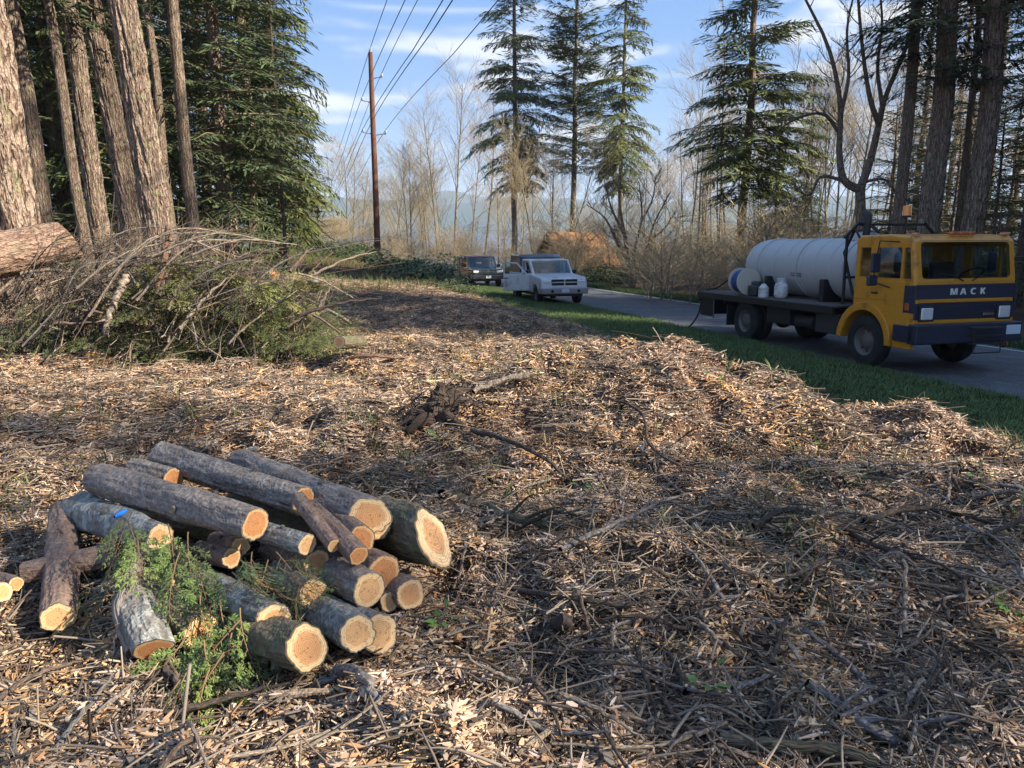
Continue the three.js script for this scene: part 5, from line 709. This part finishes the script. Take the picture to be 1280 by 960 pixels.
// ---------------------------------------------------------------- felled log, brush pile, root, branches
{
  log('big reddish felled log with a bright sawn end resting on the brush pile', sight(-150, 352, 8.3), sight(86, 300, 9.6), 0.3, 0.25, M.redBark, 3, { seed: 51, name: 'felled_log', group: null, cutDir: V(0.6, 0.5, -0.62), lump: 0.05 });
  const R = rng(611), s = sight, tt = tiler(62), sf = (u, v) => 0.6 * fbm(tt, u, v, 10, 24, 3) + 0.4 * fbm(tt, u, v, 16, 6, 3), smap = tex(256, 256, (u, v) => { const k = 120 + 240 * (sf(u, v) - 0.32), q = fbm(tt, u + 0.3, v, 5, 7, 3); return [k, k * (0.96 + 0.08 * q), k * (0.9 + 0.2 * q)]; }, true, [1, 4]), sbump = tex(256, 256, (u, v) => [255 * sf(u, v)], false, [1, 4]), wd = (r, g, b) => std(col(r, g, b), 0.95, { map: smap, bumpMap: sbump, bumpScale: 0.006 });
  const brown = wd(0.34, 0.24, 0.18), pale = wd(0.62, 0.49, 0.37), grey = wd(0.42, 0.37, 0.34), darkb = wd(0.15, 0.11, 0.085), redb = wd(0.42, 0.24, 0.16);
  const stick = (name, label, group, pts, r0, r1, mat, twigs = 3) => { const c = new THREE.CatmullRomCurve3(pts), n = 16, P = c.getPoints(n), m = new MB(), L = c.getLength(); P.forEach((p, i) => { const a = r0 * 0.7; p.x += a * n2(i * 0.35, label.length + r0 * 99); p.y += a * 0.6 * n2(i * 0.35, 40 + r0 * 77); }); m.tube(P, P.map((_, i) => lerp(r0, r1, i / n) * (1 + 0.12 * n2(i * 0.45, r0 * 500))), 7, 1, true); for (let k = 0; k < twigs; k++) { const i = 3 + Math.floor(R() * (n - 4)), d = P[i + 1].clone().sub(P[i]).normalize().add(V(R() - 0.5, R() * 0.7, R() - 0.5)).normalize(), q = bend(P[i], d, L * (0.12 + 0.2 * R()), 5, 0.2, 0.3, R); m.tube(q, q.map((_, j) => r1 * 0.7 * (1 - j / 6.5)), 4, 1); } return solo(name, m.geo(), mat, label, 'branch', group); };
  const group = 'cut branches of the brush pile', lb = ['thin grey brown branch arching out of the brush pile', 'pale stripped branch lying across the brush pile', 'dark bent branch sticking out of the brush pile'];
  // arching branches laid over the top, falling towards the clearing
  for (let k = 0; k < 70; k++) {
    const a = 10 + 290 * R(), b = 370 + 70 * R(), t0 = 8.6 + 0.7 * R(), mx = a + (R() < 0.75 ? 20 + 110 * R() : -90 * R()), my = 290 + 75 * R(), ex = mx + (mx > a ? 1 : -1) * (20 + 110 * R()), ey = my - 25 + 60 * R(), i = k % 3;
    stick('brush_branch', lb[i], group, [s(a, b, t0), s(lerp(a, mx, 0.4 + 0.2 * R()), lerp(b, my, 0.4 + 0.35 * R()), t0 + 0.3 * R()), s(mx, my, t0 + 0.6 * R()), s(ex, ey, t0 + 0.4 + R())], 0.006 + 0.01 * R() * R(), 0.0035, [brown, grey, darkb][i], 7);
  }
  for (const [x0, y0, x1, y1, x2, y2] of [[135, 345, 215, 288, 290, 291], [110, 395, 185, 300, 262, 290], [170, 375, 240, 305, 300, 300], [95, 360, 160, 315, 250, 298], [190, 320, 270, 292, 350, 305], [240, 318, 300, 300, 372, 306]]) stick('brush_branch', lb[1], group, [s(x0, y0, 8.7), s(x1, y1, 8.8), s(x2, y2, 9.3)], 0.015, 0.006, pale, 6);
  for (let k = 0; k < 60; k++) { const a = -20 + 420 * R(), b = 330 + 100 * R(), t0 = 8.7 + 0.7 * R(), an = (R() - 0.3) * 2.2, l = 40 + 70 * R(), i = Math.floor(R() * 3); stick('brush_branch', lb[i], group, [s(a, b, t0), s(a + Math.cos(an) * l * 0.5, b - Math.sin(an) * l * 0.5 - 4, t0 + 0.1), s(a + Math.cos(an) * l, b - Math.sin(an) * l, t0 + 0.3)], 0.01 + 0.016 * R(), 0.005, [brown, pale, darkb][i], 4); }
  for (let k = 0; k < 14; k++) { const a = -10 + 130 * R(); stick('brush_branch', lb[2], group, [s(a, 440, 9.0), s(a + 20 * R(), 400, 9.2), s(a + 70 * R(), 370 - 20 * R(), 9.5)], 0.014, 0.006, darkb, 3); }
  stick('brush_stake', 'thick pale stub standing out of the top of the brush pile', null, [s(211, 281, 9.0), s(204, 325, 8.95), s(196, 368, 8.9)], 0.032, 0.04, redb, 2);
  stick('brush_stake', 'crooked pale stub low on the face of the brush pile', null, [s(157, 343, 8.9), s(146, 372, 8.8), s(137, 392, 8.8), s(133, 418, 8.75)], 0.045, 0.03, pale, 2);
  for (const [x0, y0, x1, y1] of [[332, 362, 402, 402], [338, 352, 440, 404], [345, 362, 395, 400], [325, 368, 385, 408]]) stick('brush_pole', 'straight stripped pole leaning on the end of the brush pile', 'poles at the end of the brush pile', [s(x0, y0, 10.6), s((x0 + x1) / 2, (y0 + y1) / 2 - 1, 10.2), s(x1, y1, 9.9)], 0.028, 0.022, pale, 0);
  log('short cut log poking out of the brush pile, sawn end showing', s(318, 340, 11.2), s(343, 343, 10.6), 0.09, 0.08, M.logBrown, 2, { seed: 52, name: 'brush_log', group: null });
  log('short stub log lying at the foot of the brush pile', s(452, 427, 8.9), s(424, 428, 8.5), 0.07, 0.075, M.logMoss, 0, { seed: 53, name: 'stub_log', group: null });
  // cut conifer boughs heaped in the pile: far too many to count
  const bough = (k, n, name, label, pick) => { const m = new THREE.InstancedMesh(FROND[k].leaves, M.needles, n), q = new THREE.Object3D(), c = new THREE.Color(); for (let i = 0; i < n; i++) { const [p, sc] = pick(); q.position.copy(p); q.rotation.set((R() - 0.5) * 1.6, R() * 6.28, (R() - 0.6) * 1.6); q.scale.setScalar(sc); q.updateMatrix(); m.setMatrixAt(i, q.matrix); const f = 0.7 + 0.7 * R(); m.setColorAt(i, c.setRGB(f * (1 + 0.35 * R()), f, f * 0.9)); } m.name = name; scene.add(m); tag(m, label, 'foliage', null, 'stuff'); };
  const heap = () => { const px = 5 + 420 * Math.pow(R(), 0.85), top = px < 250 ? 302 + (250 - px) * 0.2 : 302 + (px - 250) * 0.5, py = top + (440 - top) * Math.pow(R(), 0.75); return [s(px, py, 8.85 + 1.0 * R() + (440 - py) * 0.005), 0.7 + 0.7 * R()]; };
  bough(4, 620, 'bough_heap', 'heap of cut green conifer boughs forming the brush pile', heap); bough(3, 120, 'cedar_heap', 'sunlit yellow green cedar boughs in the brush pile', () => { const px = 150 + 240 * R(); return [s(px, 325 + Math.max(0, px - 280) * 0.4 + 80 * R(), 8.95 + 0.7 * R()), 0.6 + 0.6 * R()]; });
  { const tg = bend(V(-0.4, 0, 0), V(1, 0.15, 0).normalize(), 0.8, 6, 0.35, 0.3, R), b = new MB().tube(tg, tg.map((_, i) => 0.007 * (1 - i / 8)), 4, 1); for (let k = 0; k < 5; k++) { const q = bend(tg[1 + k], V(0.6, R() - 0.3, R() - 0.5).normalize(), 0.3, 4, 0.2, 0.4, R); b.tube(q, q.map((_, i) => 0.004 * (1 - i / 5)), 3, 1); }
    const n = 430, m = new THREE.InstancedMesh(b.geo(), std(0xffffff, 0.95), n), q = new THREE.Object3D(), c = new THREE.Color(); for (let i = 0; i < n; i++) { const px = -10 + 400 * Math.pow(R(), 0.95), top = px < 250 ? 288 + (250 - px) * 0.22 : 288 + (px - 250) * 0.6, py = top + (438 - top) * Math.pow(R(), 0.9); q.position.copy(s(px, py, 8.85 + 0.9 * R() + (440 - py) * 0.004)); q.rotation.set((R() - 0.5) * 1.2, (R() - 0.5) * 1.6 + (R() < 0.3 ? 1.6 : 0.3), (R() - 0.15) * 1.3); q.scale.setScalar(0.6 + 0.8 * R()); q.updateMatrix(); m.setMatrixAt(i, q.matrix); const f = 0.6 + 0.9 * R(), w = R(); m.setColorAt(i, c.setRGB((0.17 + 0.1 * w) * f, (0.12 + 0.085 * w) * f, (0.085 + 0.07 * w) * f)); } m.name = 'brush_twigs'; scene.add(m); tag(m, 'tangle of thin brown twigs filling the brush pile', 'twigs', null, 'stuff'); }
  // upturned root on the shoulder of the mound
  { const o = seen(548, 528), g = thing('root_stump', 'dark upturned root standing at the shoulder of the mound', 'stump', null, o), m = new MB();
    const lim = [[[0, -0.05, 0], [-0.02, 0.12, 0], [0.01, 0.24, -0.02], [0.03, 0.3, 0]], [[0, 0.02, 0], [-0.16, 0.05, 0.03], [-0.3, -0.02, 0.1], [-0.45, -0.06, 0.15]], [[0, 0.05, 0], [0.15, 0.14, -0.03], [0.32, 0.12, 0], [0.5, 0.02, 0.02]], [[0, 0.02, 0], [0.1, 0.06, 0.12], [0.22, 0, 0.2]], [[-0.02, 0.1, 0], [0.1, 0.2, -0.1], [0.25, 0.22, -0.15]], [[0, 0, 0], [-0.1, 0.05, 0.14], [-0.22, -0.02, 0.24]]];
    lim.forEach((p, k) => { const q = new THREE.CatmullRomCurve3(p.map((v) => V(...v))).getPoints(18); m.tube(q, q.map((_, i) => (k ? 0.07 : 0.1) * (1 - i / 19 * 0.75)), 12, 1, true, (th, v) => 1 + 0.45 * n3(Math.cos(th) * 2, Math.sin(th) * 2, v * 14 + k)); });
    const w = m.geo(); w.computeVertexNormals(); part('root_mass', w, std(col(0.07, 0.048, 0.036), 1, { bumpMap: M.firBark.bumpMap, bumpScale: 0.02 }), g); const f = new MB(); for (let k = 0; k < 26; k++) { const q = bend(V((R() - 0.5) * 0.5, 0.05 + 0.12 * R(), (R() - 0.5) * 0.2), V(R() - 0.5, R() - 0.2, R() * 0.7).normalize(), 0.15 + 0.25 * R(), 5, 0.4, 0.5, R); f.tube(q, q.map((_, i) => 0.008 * (1 - i / 6)), 4, 1); } part('rootlets', f.geo(), darkb, g).userData.kind = 'stuff'; }
  // the branches and splinters one can point at
  const lie = (name, label, pts, r0, r1, mat, twigs = 2, lift = 0.05) => stick(name, label, null, pts.map(([x, y, l = 0]) => seen(x, y, lift + l)), r0, r1, mat, twigs);
  lie('fallen_branch', 'long mossy branch lying across the near slope of the mound', [[548, 618], [600, 632], [640, 648], [690, 664], [735, 660]], 0.03, 0.018, M.logMoss, 3);
  lie('fallen_branch', 'grey forked twiggy branch reaching over the foot of the mound', [[700, 690], [770, 655, 0.05], [820, 632, 0.08], [862, 618, 0.06]], 0.014, 0.006, grey, 6); lie('fallen_branch', 'dark branch with bark lying before the forked twig', [[590, 540, 0.03], [640, 552, 0.06], [680, 575, 0.05], [715, 605]], 0.02, 0.01, darkb, 4);
  lie('fallen_branch', 'thin curved dark stick at the crest of the mound', [[760, 500], [800, 515, 0.05], [815, 560, 0.03], [880, 600]], 0.012, 0.007, darkb, 3); lie('fallen_branch', 'weathered branch poking from the mound by the upturned root', [[590, 492], [620, 480, 0.08], [660, 470, 0.1]], 0.02, 0.03, pale, 1);
  lie('fallen_branch', 'reddish curved branch lying in the sun at the foot of the brush pile', [[425, 451], [460, 447], [490, 451], [520, 445]], 0.022, 0.014, redb, 1); lie('fallen_branch', 'forked branch on the mulch between the brush pile and the logs', [[250, 640], [225, 630], [190, 625]], 0.014, 0.01, pale, 2);
  lie('fallen_branch', 'mossy branch lying beside two long splinters', [[905, 925], [960, 935], [1030, 940], [1100, 955]], 0.026, 0.018, M.logMoss, 3); lie('fallen_branch', 'thick silvery branch crossing the mossy one', [[1010, 855], [1050, 885], [1080, 905], [1120, 935]], 0.016, 0.02, grey, 2);
  lie('fallen_branch', 'grey kinked branch running out from the foot of the log heap', [[420, 838], [455, 845], [466, 870], [470, 905]], 0.02, 0.014, grey, 3); lie('fallen_branch', 'dark branch lying in the brown hollow', [[940, 660], [990, 640], [1060, 668], [1120, 690]], 0.02, 0.012, darkb, 5); lie('fallen_branch', 'broken dark branch on the slope under the shelf of mulch', [[1080, 655], [1150, 640, 0.04], [1210, 645], [1275, 665]], 0.016, 0.01, darkb, 4); lie('fallen_branch', 'dark branch across the mulch below the mound', [[640, 740], [720, 752], [790, 760], [810, 748]], 0.012, 0.008, darkb, 2);
  stick('broken_stake', 'pale split stake standing upright behind the log heap', null, [seen(312, 566, -0.02), seen(312, 566, 0.08), seen(312, 566, 0.14).add(V(0.06, 0.03, 0))], 0.028, 0.012, std(col(0.55, 0.42, 0.28), 0.9), 0);
  stick('broken_stake', 'brown broken stem standing upright behind the log heap', null, [seen(366, 596, -0.05), seen(366, 596, 0.08), seen(366, 596, 0.17)], 0.02, 0.018, brown, 0); stick('broken_stake', 'pale broken stem standing in the brown hollow', null, [seen(1027, 782, -0.03), seen(1027, 782, 0.09), seen(1026, 782, 0.18)], 0.012, 0.009, pale, 0); stick('broken_stake', 'short dark stub standing below the mound', null, [seen(704, 780, -0.05), seen(704, 780, 0.05), seen(704, 780, 0.1)], 0.035, 0.03, darkb, 0); stick('broken_stake', 'short orange stub near the log heap', null, [seen(570, 800, -0.03), seen(570, 800, 0.03), seen(571, 800, 0.07)], 0.022, 0.014, std(col(0.5, 0.27, 0.12), 0.9), 0);
  for (const [a, b, h] of [[873, 540, 0.5], [800, 470, 0.3], [1060, 500, 0.35]]) stick('dead_stalk', 'thin dead stalk standing on the mound', 'dead stalks on the mound', [seen(a, b), seen(a, b, h * 0.5), seen(a, b, h).add(V(-0.03, 0, 0))], 0.005, 0.003, brown, 1);
  // loose sticks and splinters large enough to pick up
  for (let k = 0; k < 150; k++) { const a = 20 + 1250 * R(), b = 560 + 390 * Math.pow(R(), 0.9); if (a < 570 && a > 0 && b > 570 && b < 850) continue; const p = seen(a, b, 0.03), an = R() * 6.28, l = 0.15 + 0.35 * R(), m = Math.floor(R() * 4), e = (u, y) => { const x = p.x + Math.cos(an) * u, z = p.z + Math.sin(an) * u; return onGround(x, z, y); }; stick('loose_stick', ['pale barkless stick lying loose on the mulch', 'brown stick with bark lying loose on the mulch', 'grey weathered stick lying loose on the mulch', 'dark twiggy stick lying loose on the mulch'][m], 'loose sticks on the mulch', [e(-l / 2, 0.045), e(0, 0.06 + 0.03 * R()), e(l / 2, 0.04 + 0.05 * R())], 0.006 + 0.008 * R(), 0.004, [pale, brown, grey, darkb][m], m === 3 ? 4 : 1); }
  const splG = (sd) => { const q = rng(sd), L = 0.32, W = 0.03, T = 0.012, pts = []; for (let i = 0; i <= 6; i++) { const u = i / 6, w = W * (0.35 + 0.65 * Math.sin(Math.PI * (0.12 + 0.76 * u))) * (0.75 + 0.5 * q()); pts.push([L * (u - 0.5), w, T * (0.5 + 0.7 * q())]); } const m = new MB(); for (let i = 0; i < 6; i++) { const [x0, w0, t0] = pts[i], [x1, w1, t1] = pts[i + 1], A = (x, y, z) => V(x, y, z); m.face([A(x0, t0, -w0 / 2), A(x0, t0, w0 / 2), A(x1, t1, w1 / 2), A(x1, t1, -w1 / 2)]); m.face([A(x0, 0, w0 / 2), A(x0, t0, w0 / 2), A(x1, t1, w1 / 2), A(x1, 0, w1 / 2)]); m.face([A(x0, 0, -w0 / 2), A(x1, 0, -w1 / 2), A(x1, t1, -w1 / 2), A(x0, t0, -w0 / 2)]); } const g = m.geo(), pa = g.attributes.position, ua = g.attributes.uv; for (let i = 0; i < pa.count; i++) ua.setXY(i, pa.getZ(i) * 8, pa.getX(i) * 1.2); return g; };
  const sg = [splG(1), splG(2), splG(3)], sm = [wd(0.8, 0.58, 0.38), wd(0.66, 0.52, 0.4), wd(0.62, 0.42, 0.26)];
  const spl = (a, b, k, an, sc, label, tilt = 0.05) => { const m = solo('wood_splinter', sg[k], sm[k], label ?? ['bright torn splinter of fresh wood on the mulch', 'pale grey torn splinter of wood on the mulch', 'orange brown torn splinter of wood on the mulch'][k], 'splinter', label ? null : 'torn splinters on the mulch', seen(a, b, 0.055)); m.rotation.set((R() - 0.5) * 0.5, an, tilt + (R() - 0.5) * 0.2); m.scale.setScalar(sc); };
  spl(175, 822, 0, 0.1, 0.9, 'long bright splinter plank under the whitish lichen log'); spl(370, 868, 0, 0.05, 0.8, 'bright splinter lying level before the foot of the log heap'); spl(695, 535, 0, 0.05, 1.1, 'bright splinter on the shaded face of the mound'); spl(770, 578, 1, -0.2, 1.0, 'pale splinter beside the dark curved stick on the mound'); spl(625, 432, 0, 0.1, 1.6, 'long bright splinter in the shade beyond the upturned root');
  for (let k = 0; k < 60; k++) { const a = 10 + 1260 * R(), b = 600 + 350 * R(); if (a < 560 && b < 850) continue; spl(a, b, Math.floor(R() * 3), R() * 6.28, 0.25 + 0.35 * R()); }
}

// ---------------------------------------------------------------- shredded wood, twigs and grass: uncountable
{
  const R = rng(701);
  const chip = (L, W, T, sd) => { const q = rng(sd), g = new THREE.BoxGeometry(L, T, W, 2, 1, 1), p = g.attributes.position; for (let i = 0; i < p.count; i++) { const x = p.getX(i) / L, k = Math.abs(x) > 0.4 ? 0.25 + 0.5 * Math.abs(n2(Math.sign(x) * 3 + sd, p.getZ(i) > 0 ? 1 : 2)) : 1; p.setXYZ(i, p.getX(i) * (0.8 + 0.3 * Math.abs(n2(p.getZ(i) * 99, sd + x))), p.getY(i) * (Math.abs(x) > 0.4 ? 0.5 : 1) + (Math.abs(x) < 0.1 ? 0.06 * L * (n2(sd, 4)) : 0), p.getZ(i) * k); } g.computeVertexNormals(); return g; };
  const twigGeo = (L, r, sd) => { const q = rng(sd), p = bend(V(-L / 2, 0, 0), V(1, 0.1, 0).normalize(), L, 4, 0.3, 0.35, q); return new MB().tube(p, [r, r * 0.95, r * 0.85, r * 0.7, r * 0.4], 4, 1).geo(); };
  const kinds = [   // geometry, share, palette (linear), lift
    [chip(0.04, 0.0085, 0.004, 1), 0.27, 0], [chip(0.07, 0.009, 0.0045, 2), 0.12, 0], [chip(0.022, 0.012, 0.004, 3), 0.25, 0], [chip(0.1, 0.004, 0.004, 4), 0.06, 0], [twigGeo(0.15, 0.0026, 5), 0.09, 1], [twigGeo(0.09, 0.002, 6), 0.09, 1], [twigGeo(0.24, 0.0036, 7), 0.04, 1], [chip(0.036, 0.018, 0.004, 8), 0.08, 2],
  ];
  const wood = [[0.58, 0.41, 0.28], [0.52, 0.38, 0.27], [0.44, 0.29, 0.18], [0.3, 0.19, 0.11], [0.66, 0.5, 0.36], [0.46, 0.36, 0.29], [0.2, 0.13, 0.09], [0.52, 0.3, 0.17], [0.72, 0.58, 0.47], [0.6, 0.47, 0.4], [0.54, 0.42, 0.36]], bark = [[0.11, 0.085, 0.07], [0.17, 0.135, 0.11], [0.24, 0.2, 0.17], [0.075, 0.055, 0.045], [0.3, 0.25, 0.2]];
  const names = [['wood_chips', 'carpet of short torn wood chips over the clearing'], ['wood_slivers', 'carpet of long torn wood slivers over the clearing'], ['wood_flakes', 'small wood flakes scattered over the clearing'], ['wood_fibres', 'thin wood fibres scattered over the clearing'], ['twig_litter', 'thin broken twigs scattered over the clearing'], ['fine_twig_litter', 'fine twig litter scattered over the clearing'], ['long_twig_litter', 'longer bent twigs scattered over the clearing'], ['bark_flakes', 'dark bark flakes scattered over the clearing']];
  const TOTAL = 560000, spots = [];
  // even close by, thinning with distance as the pieces stop showing singly
  const rn = 3.2, pw = 1.45, N0 = rn * rn / 2, cum = (r) => r < rn ? r * r / 2 : N0 + Math.pow(rn, pw) * (Math.pow(r, 2 - pw) - Math.pow(rn, 2 - pw)) / (2 - pw), MAXR = 30, CM = cum(MAXR);
  const radius = () => { const c = R() * CM; return c < N0 ? Math.sqrt(2 * c) : Math.pow((c - N0) * (2 - pw) / Math.pow(rn, pw) + Math.pow(rn, 2 - pw), 1 / (2 - pw)); };
  const q = new THREE.Object3D(), c = new THREE.Color();
  kinds.forEach(([g, share, pal], k) => {
    const n = Math.round(TOTAL * share), m = new THREE.InstancedMesh(g, std(0xffffff, 0.9), n); let i = 0;
    while (i < n) {
      const r = radius(), th = (R() - 0.5) * 1.5, x = Math.sin(th) * r, z = -Math.cos(th) * r, s = sideOf(x, z); if (r < 0.9 || s < 2.8 + 1.1 * n2(x * 1.7, z * 1.7)) continue;
      if (R() < 0.75 * sstep(0.3, 0.75, n2(x * 1.5 + 40, z * 1.5 + 8))) continue; const patch = n2(x * 0.8 + 5, z * 0.8), p2 = n2(x * 2.2, z * 2.2 + 11); if (pal === 0 && R() > 0.72 + 0.45 * patch) continue; if (pal === 1 && R() > 0.7 - 0.4 * patch) continue;
      const big = 1 + 0.02 * Math.max(0, r - 3), sc = (0.55 + 0.9 * R()) * big, h = H(x, z) + 0.006 + 0.045 * R() * R();
      q.position.set(x, h, z); q.rotation.set((R() - 0.5) * 0.9, R() * 6.283, (R() - 0.5) * (R() < 0.1 && r < 6 ? 2.2 : 0.6)); q.scale.set(sc * (0.7 + 0.7 * R()), sc, sc * (0.7 + 0.6 * R())); q.updateMatrix(); m.setMatrixAt(i, q.matrix);
      const P = pal === 0 ? wood : bark, b = P[Math.floor(R() * P.length)], f = (0.7 + 0.5 * R()) * (1 + 0.16 * p2); const w = pal === 0 ? 0.1 * sstep(0.1, 0.6, n2(x * 1.1 + 60, z * 1.1)) : 0; m.setColorAt(i, c.setRGB(b[0] * f * (1.02 + w), b[1] * f * 0.97, b[2] * f * (0.88 - 2 * w))); i++;
    }
    m.name = names[k][0]; scene.add(m); tag(m, names[k][1], 'litter', null, 'stuff');
  });
  // verge grass in tufts
  const tuft = (sd, h, n, tint) => { const t = rng(sd), b = new MB(); for (let k = 0; k < n; k++) { const a = t() * 6.28, o = V((t() - 0.5) * 0.1, 0, (t() - 0.5) * 0.1), l = h * (0.5 + 0.7 * t()), d = V(Math.cos(a) * 0.5, 1, Math.sin(a) * 0.5).normalize(), sd2 = V(-Math.sin(a), 0, Math.cos(a)), kk = 0.7 + 0.6 * t(), mid = o.clone().addScaledVector(d, l * 0.55), tip = mid.clone().add(V(Math.cos(a) * l * 0.35, l * 0.3, Math.sin(a) * l * 0.35)); b.color(tint[0] * kk, tint[1] * kk, tint[2] * kk); b.face([o.clone().addScaledVector(sd2, -0.004), o.clone().addScaledVector(sd2, 0.004), mid.clone().addScaledVector(sd2, 0.0035), mid.clone().addScaledVector(sd2, -0.0035)]); b.face([mid.clone().addScaledVector(sd2, -0.0035), mid.clone().addScaledVector(sd2, 0.0035), tip]); } return b.geo(); };
  const scatter = (g, n, name, label, where, smin, smax) => { const m = new THREE.InstancedMesh(g, M.needles, n); let i = 0, guard = 0; while (i < n && guard++ < n * 60) { const p = where(); if (!p) continue; q.position.set(p[0], H(p[0], p[1]) - 0.005, p[1]); q.rotation.set((R() - 0.5) * 0.3, R() * 6.28, (R() - 0.5) * 0.3); q.scale.setScalar(smin + (smax - smin) * R()); q.updateMatrix(); m.setMatrixAt(i, q.matrix); const f = 0.75 + 0.5 * R(); m.setColorAt(i, c.setRGB(f, f, f)); i++; } m.count = i; m.name = name; scene.add(m); tag(m, label, 'grass', null, 'stuff'); };
  scatter(tuft(1, 0.14, 9, [0.07, 0.11, 0.028]), 42000, 'verge_grass', 'mown green grass on the road verge beside the clearing', () => { const d = 5 + 42 * Math.pow(R(), 1.5), s = -0.06 + 5.2 * R(); if (s > 3.5 + 0.9 * n2(d * 0.7, 3) || R() < 0.7 * sstep(0.1, 0.6, n2(d * 0.9, s * 1.3 + 20))) return null; return [roadEdge(d) - s / ROAD_COS, -d]; }, 0.6, 1.3);
  scatter(tuft(2, 0.16, 8, [0.075, 0.12, 0.025]), 12000, 'far_verge_grass', 'green grass on the verge across the road', () => { const d = 12 + 50 * R(), s = -ROAD_W - 2.6 * R(); return [roadEdge(d) - s / ROAD_COS, -d]; }, 0.8, 1.8);
  scatter(tuft(3, 0.3, 10, [0.2, 0.16, 0.07]), 1500, 'dry_grass', 'tufts of dry grass along the edge of the mulch bank', () => { const d = 4.5 + 26 * R(), s = 3.4 + 1.8 * R(); return n2(d * 0.8, s * 0.9) < -0.2 ? null : [roadEdge(d) - s / ROAD_COS, -d]; }, 0.35, 0.85);
  scatter(tuft(4, 0.22, 9, [0.11, 0.14, 0.035]), 5000, 'clearing_grass', 'thin green grass at the far end of the clearing', () => { const d = 24 + 50 * R(), x = -26 + 26 * R(); return sideOf(x, -d) < 5 ? null : [x, -d]; }, 0.7, 1.8);
  scatter(tuft(5, 0.12, 7, [0.12, 0.13, 0.04]), 900, 'mulch_grass', 'sparse yellow green grass blades poking through the mulch', () => { const r = 3 + 11 * R(), th = (R() - 0.5) * 1.5, x = Math.sin(th) * r, z = -Math.cos(th) * r; return n2(x * 0.5 + 30, z * 0.5) < 0.25 || sideOf(x, z) < 3 ? null : [x, z]; }, 0.6, 1.4);
  // a few seedlings with broad leaves
  const sprout = (sd) => { const t = rng(sd), b = new MB(), w = new MB(); w.color(0.6, 0.6, 0.3); for (let k = 0; k < 7; k++) { const a = t() * 6.28, p = bend(V(0, 0, 0), V(Math.cos(a) * 0.5, 1, Math.sin(a) * 0.5).normalize(), 0.05 + 0.09 * t(), 3, 0.3, 0.2, t); w.tube(p, [0.002, 0.002, 0.0015, 0.001], 3, 1); const d = V(Math.cos(a), 0.1, Math.sin(a)).normalize(), kk = 0.7 + 0.6 * t(); b.color(0.09 * kk, 0.16 * kk, 0.03 * kk); b.leaf(p[3], d, V(-d.z, 0.2, d.x).normalize(), 0.05 + 0.03 * t(), 0.03 + 0.015 * t()); } return [b.geo(), w.geo()]; };
  const sp = [sprout(1), sprout(2)];
  [[1030, 565], [1112, 490], [1122, 500], [1225, 605], [552, 563], [735, 622], [1065, 612], [1262, 775], [1276, 785], [885, 868], [1062, 480], [900, 484], [980, 503], [555, 790]].forEach(([a, b], k) => { const g = thing('seedling', 'small broad leaved green seedling on the mulch', 'plant', 'seedlings on the mulch', seen(a, b)); g.rotation.y = k; g.scale.setScalar(b < 520 ? 1.0 : b < 620 ? 1.0 : 0.8); part('leaves', sp[k % 2][0], M.leafy, g); part('stem', sp[k % 2][1], M.twig, g); });
}

shade(scene);
renderer.render(scene, camera);
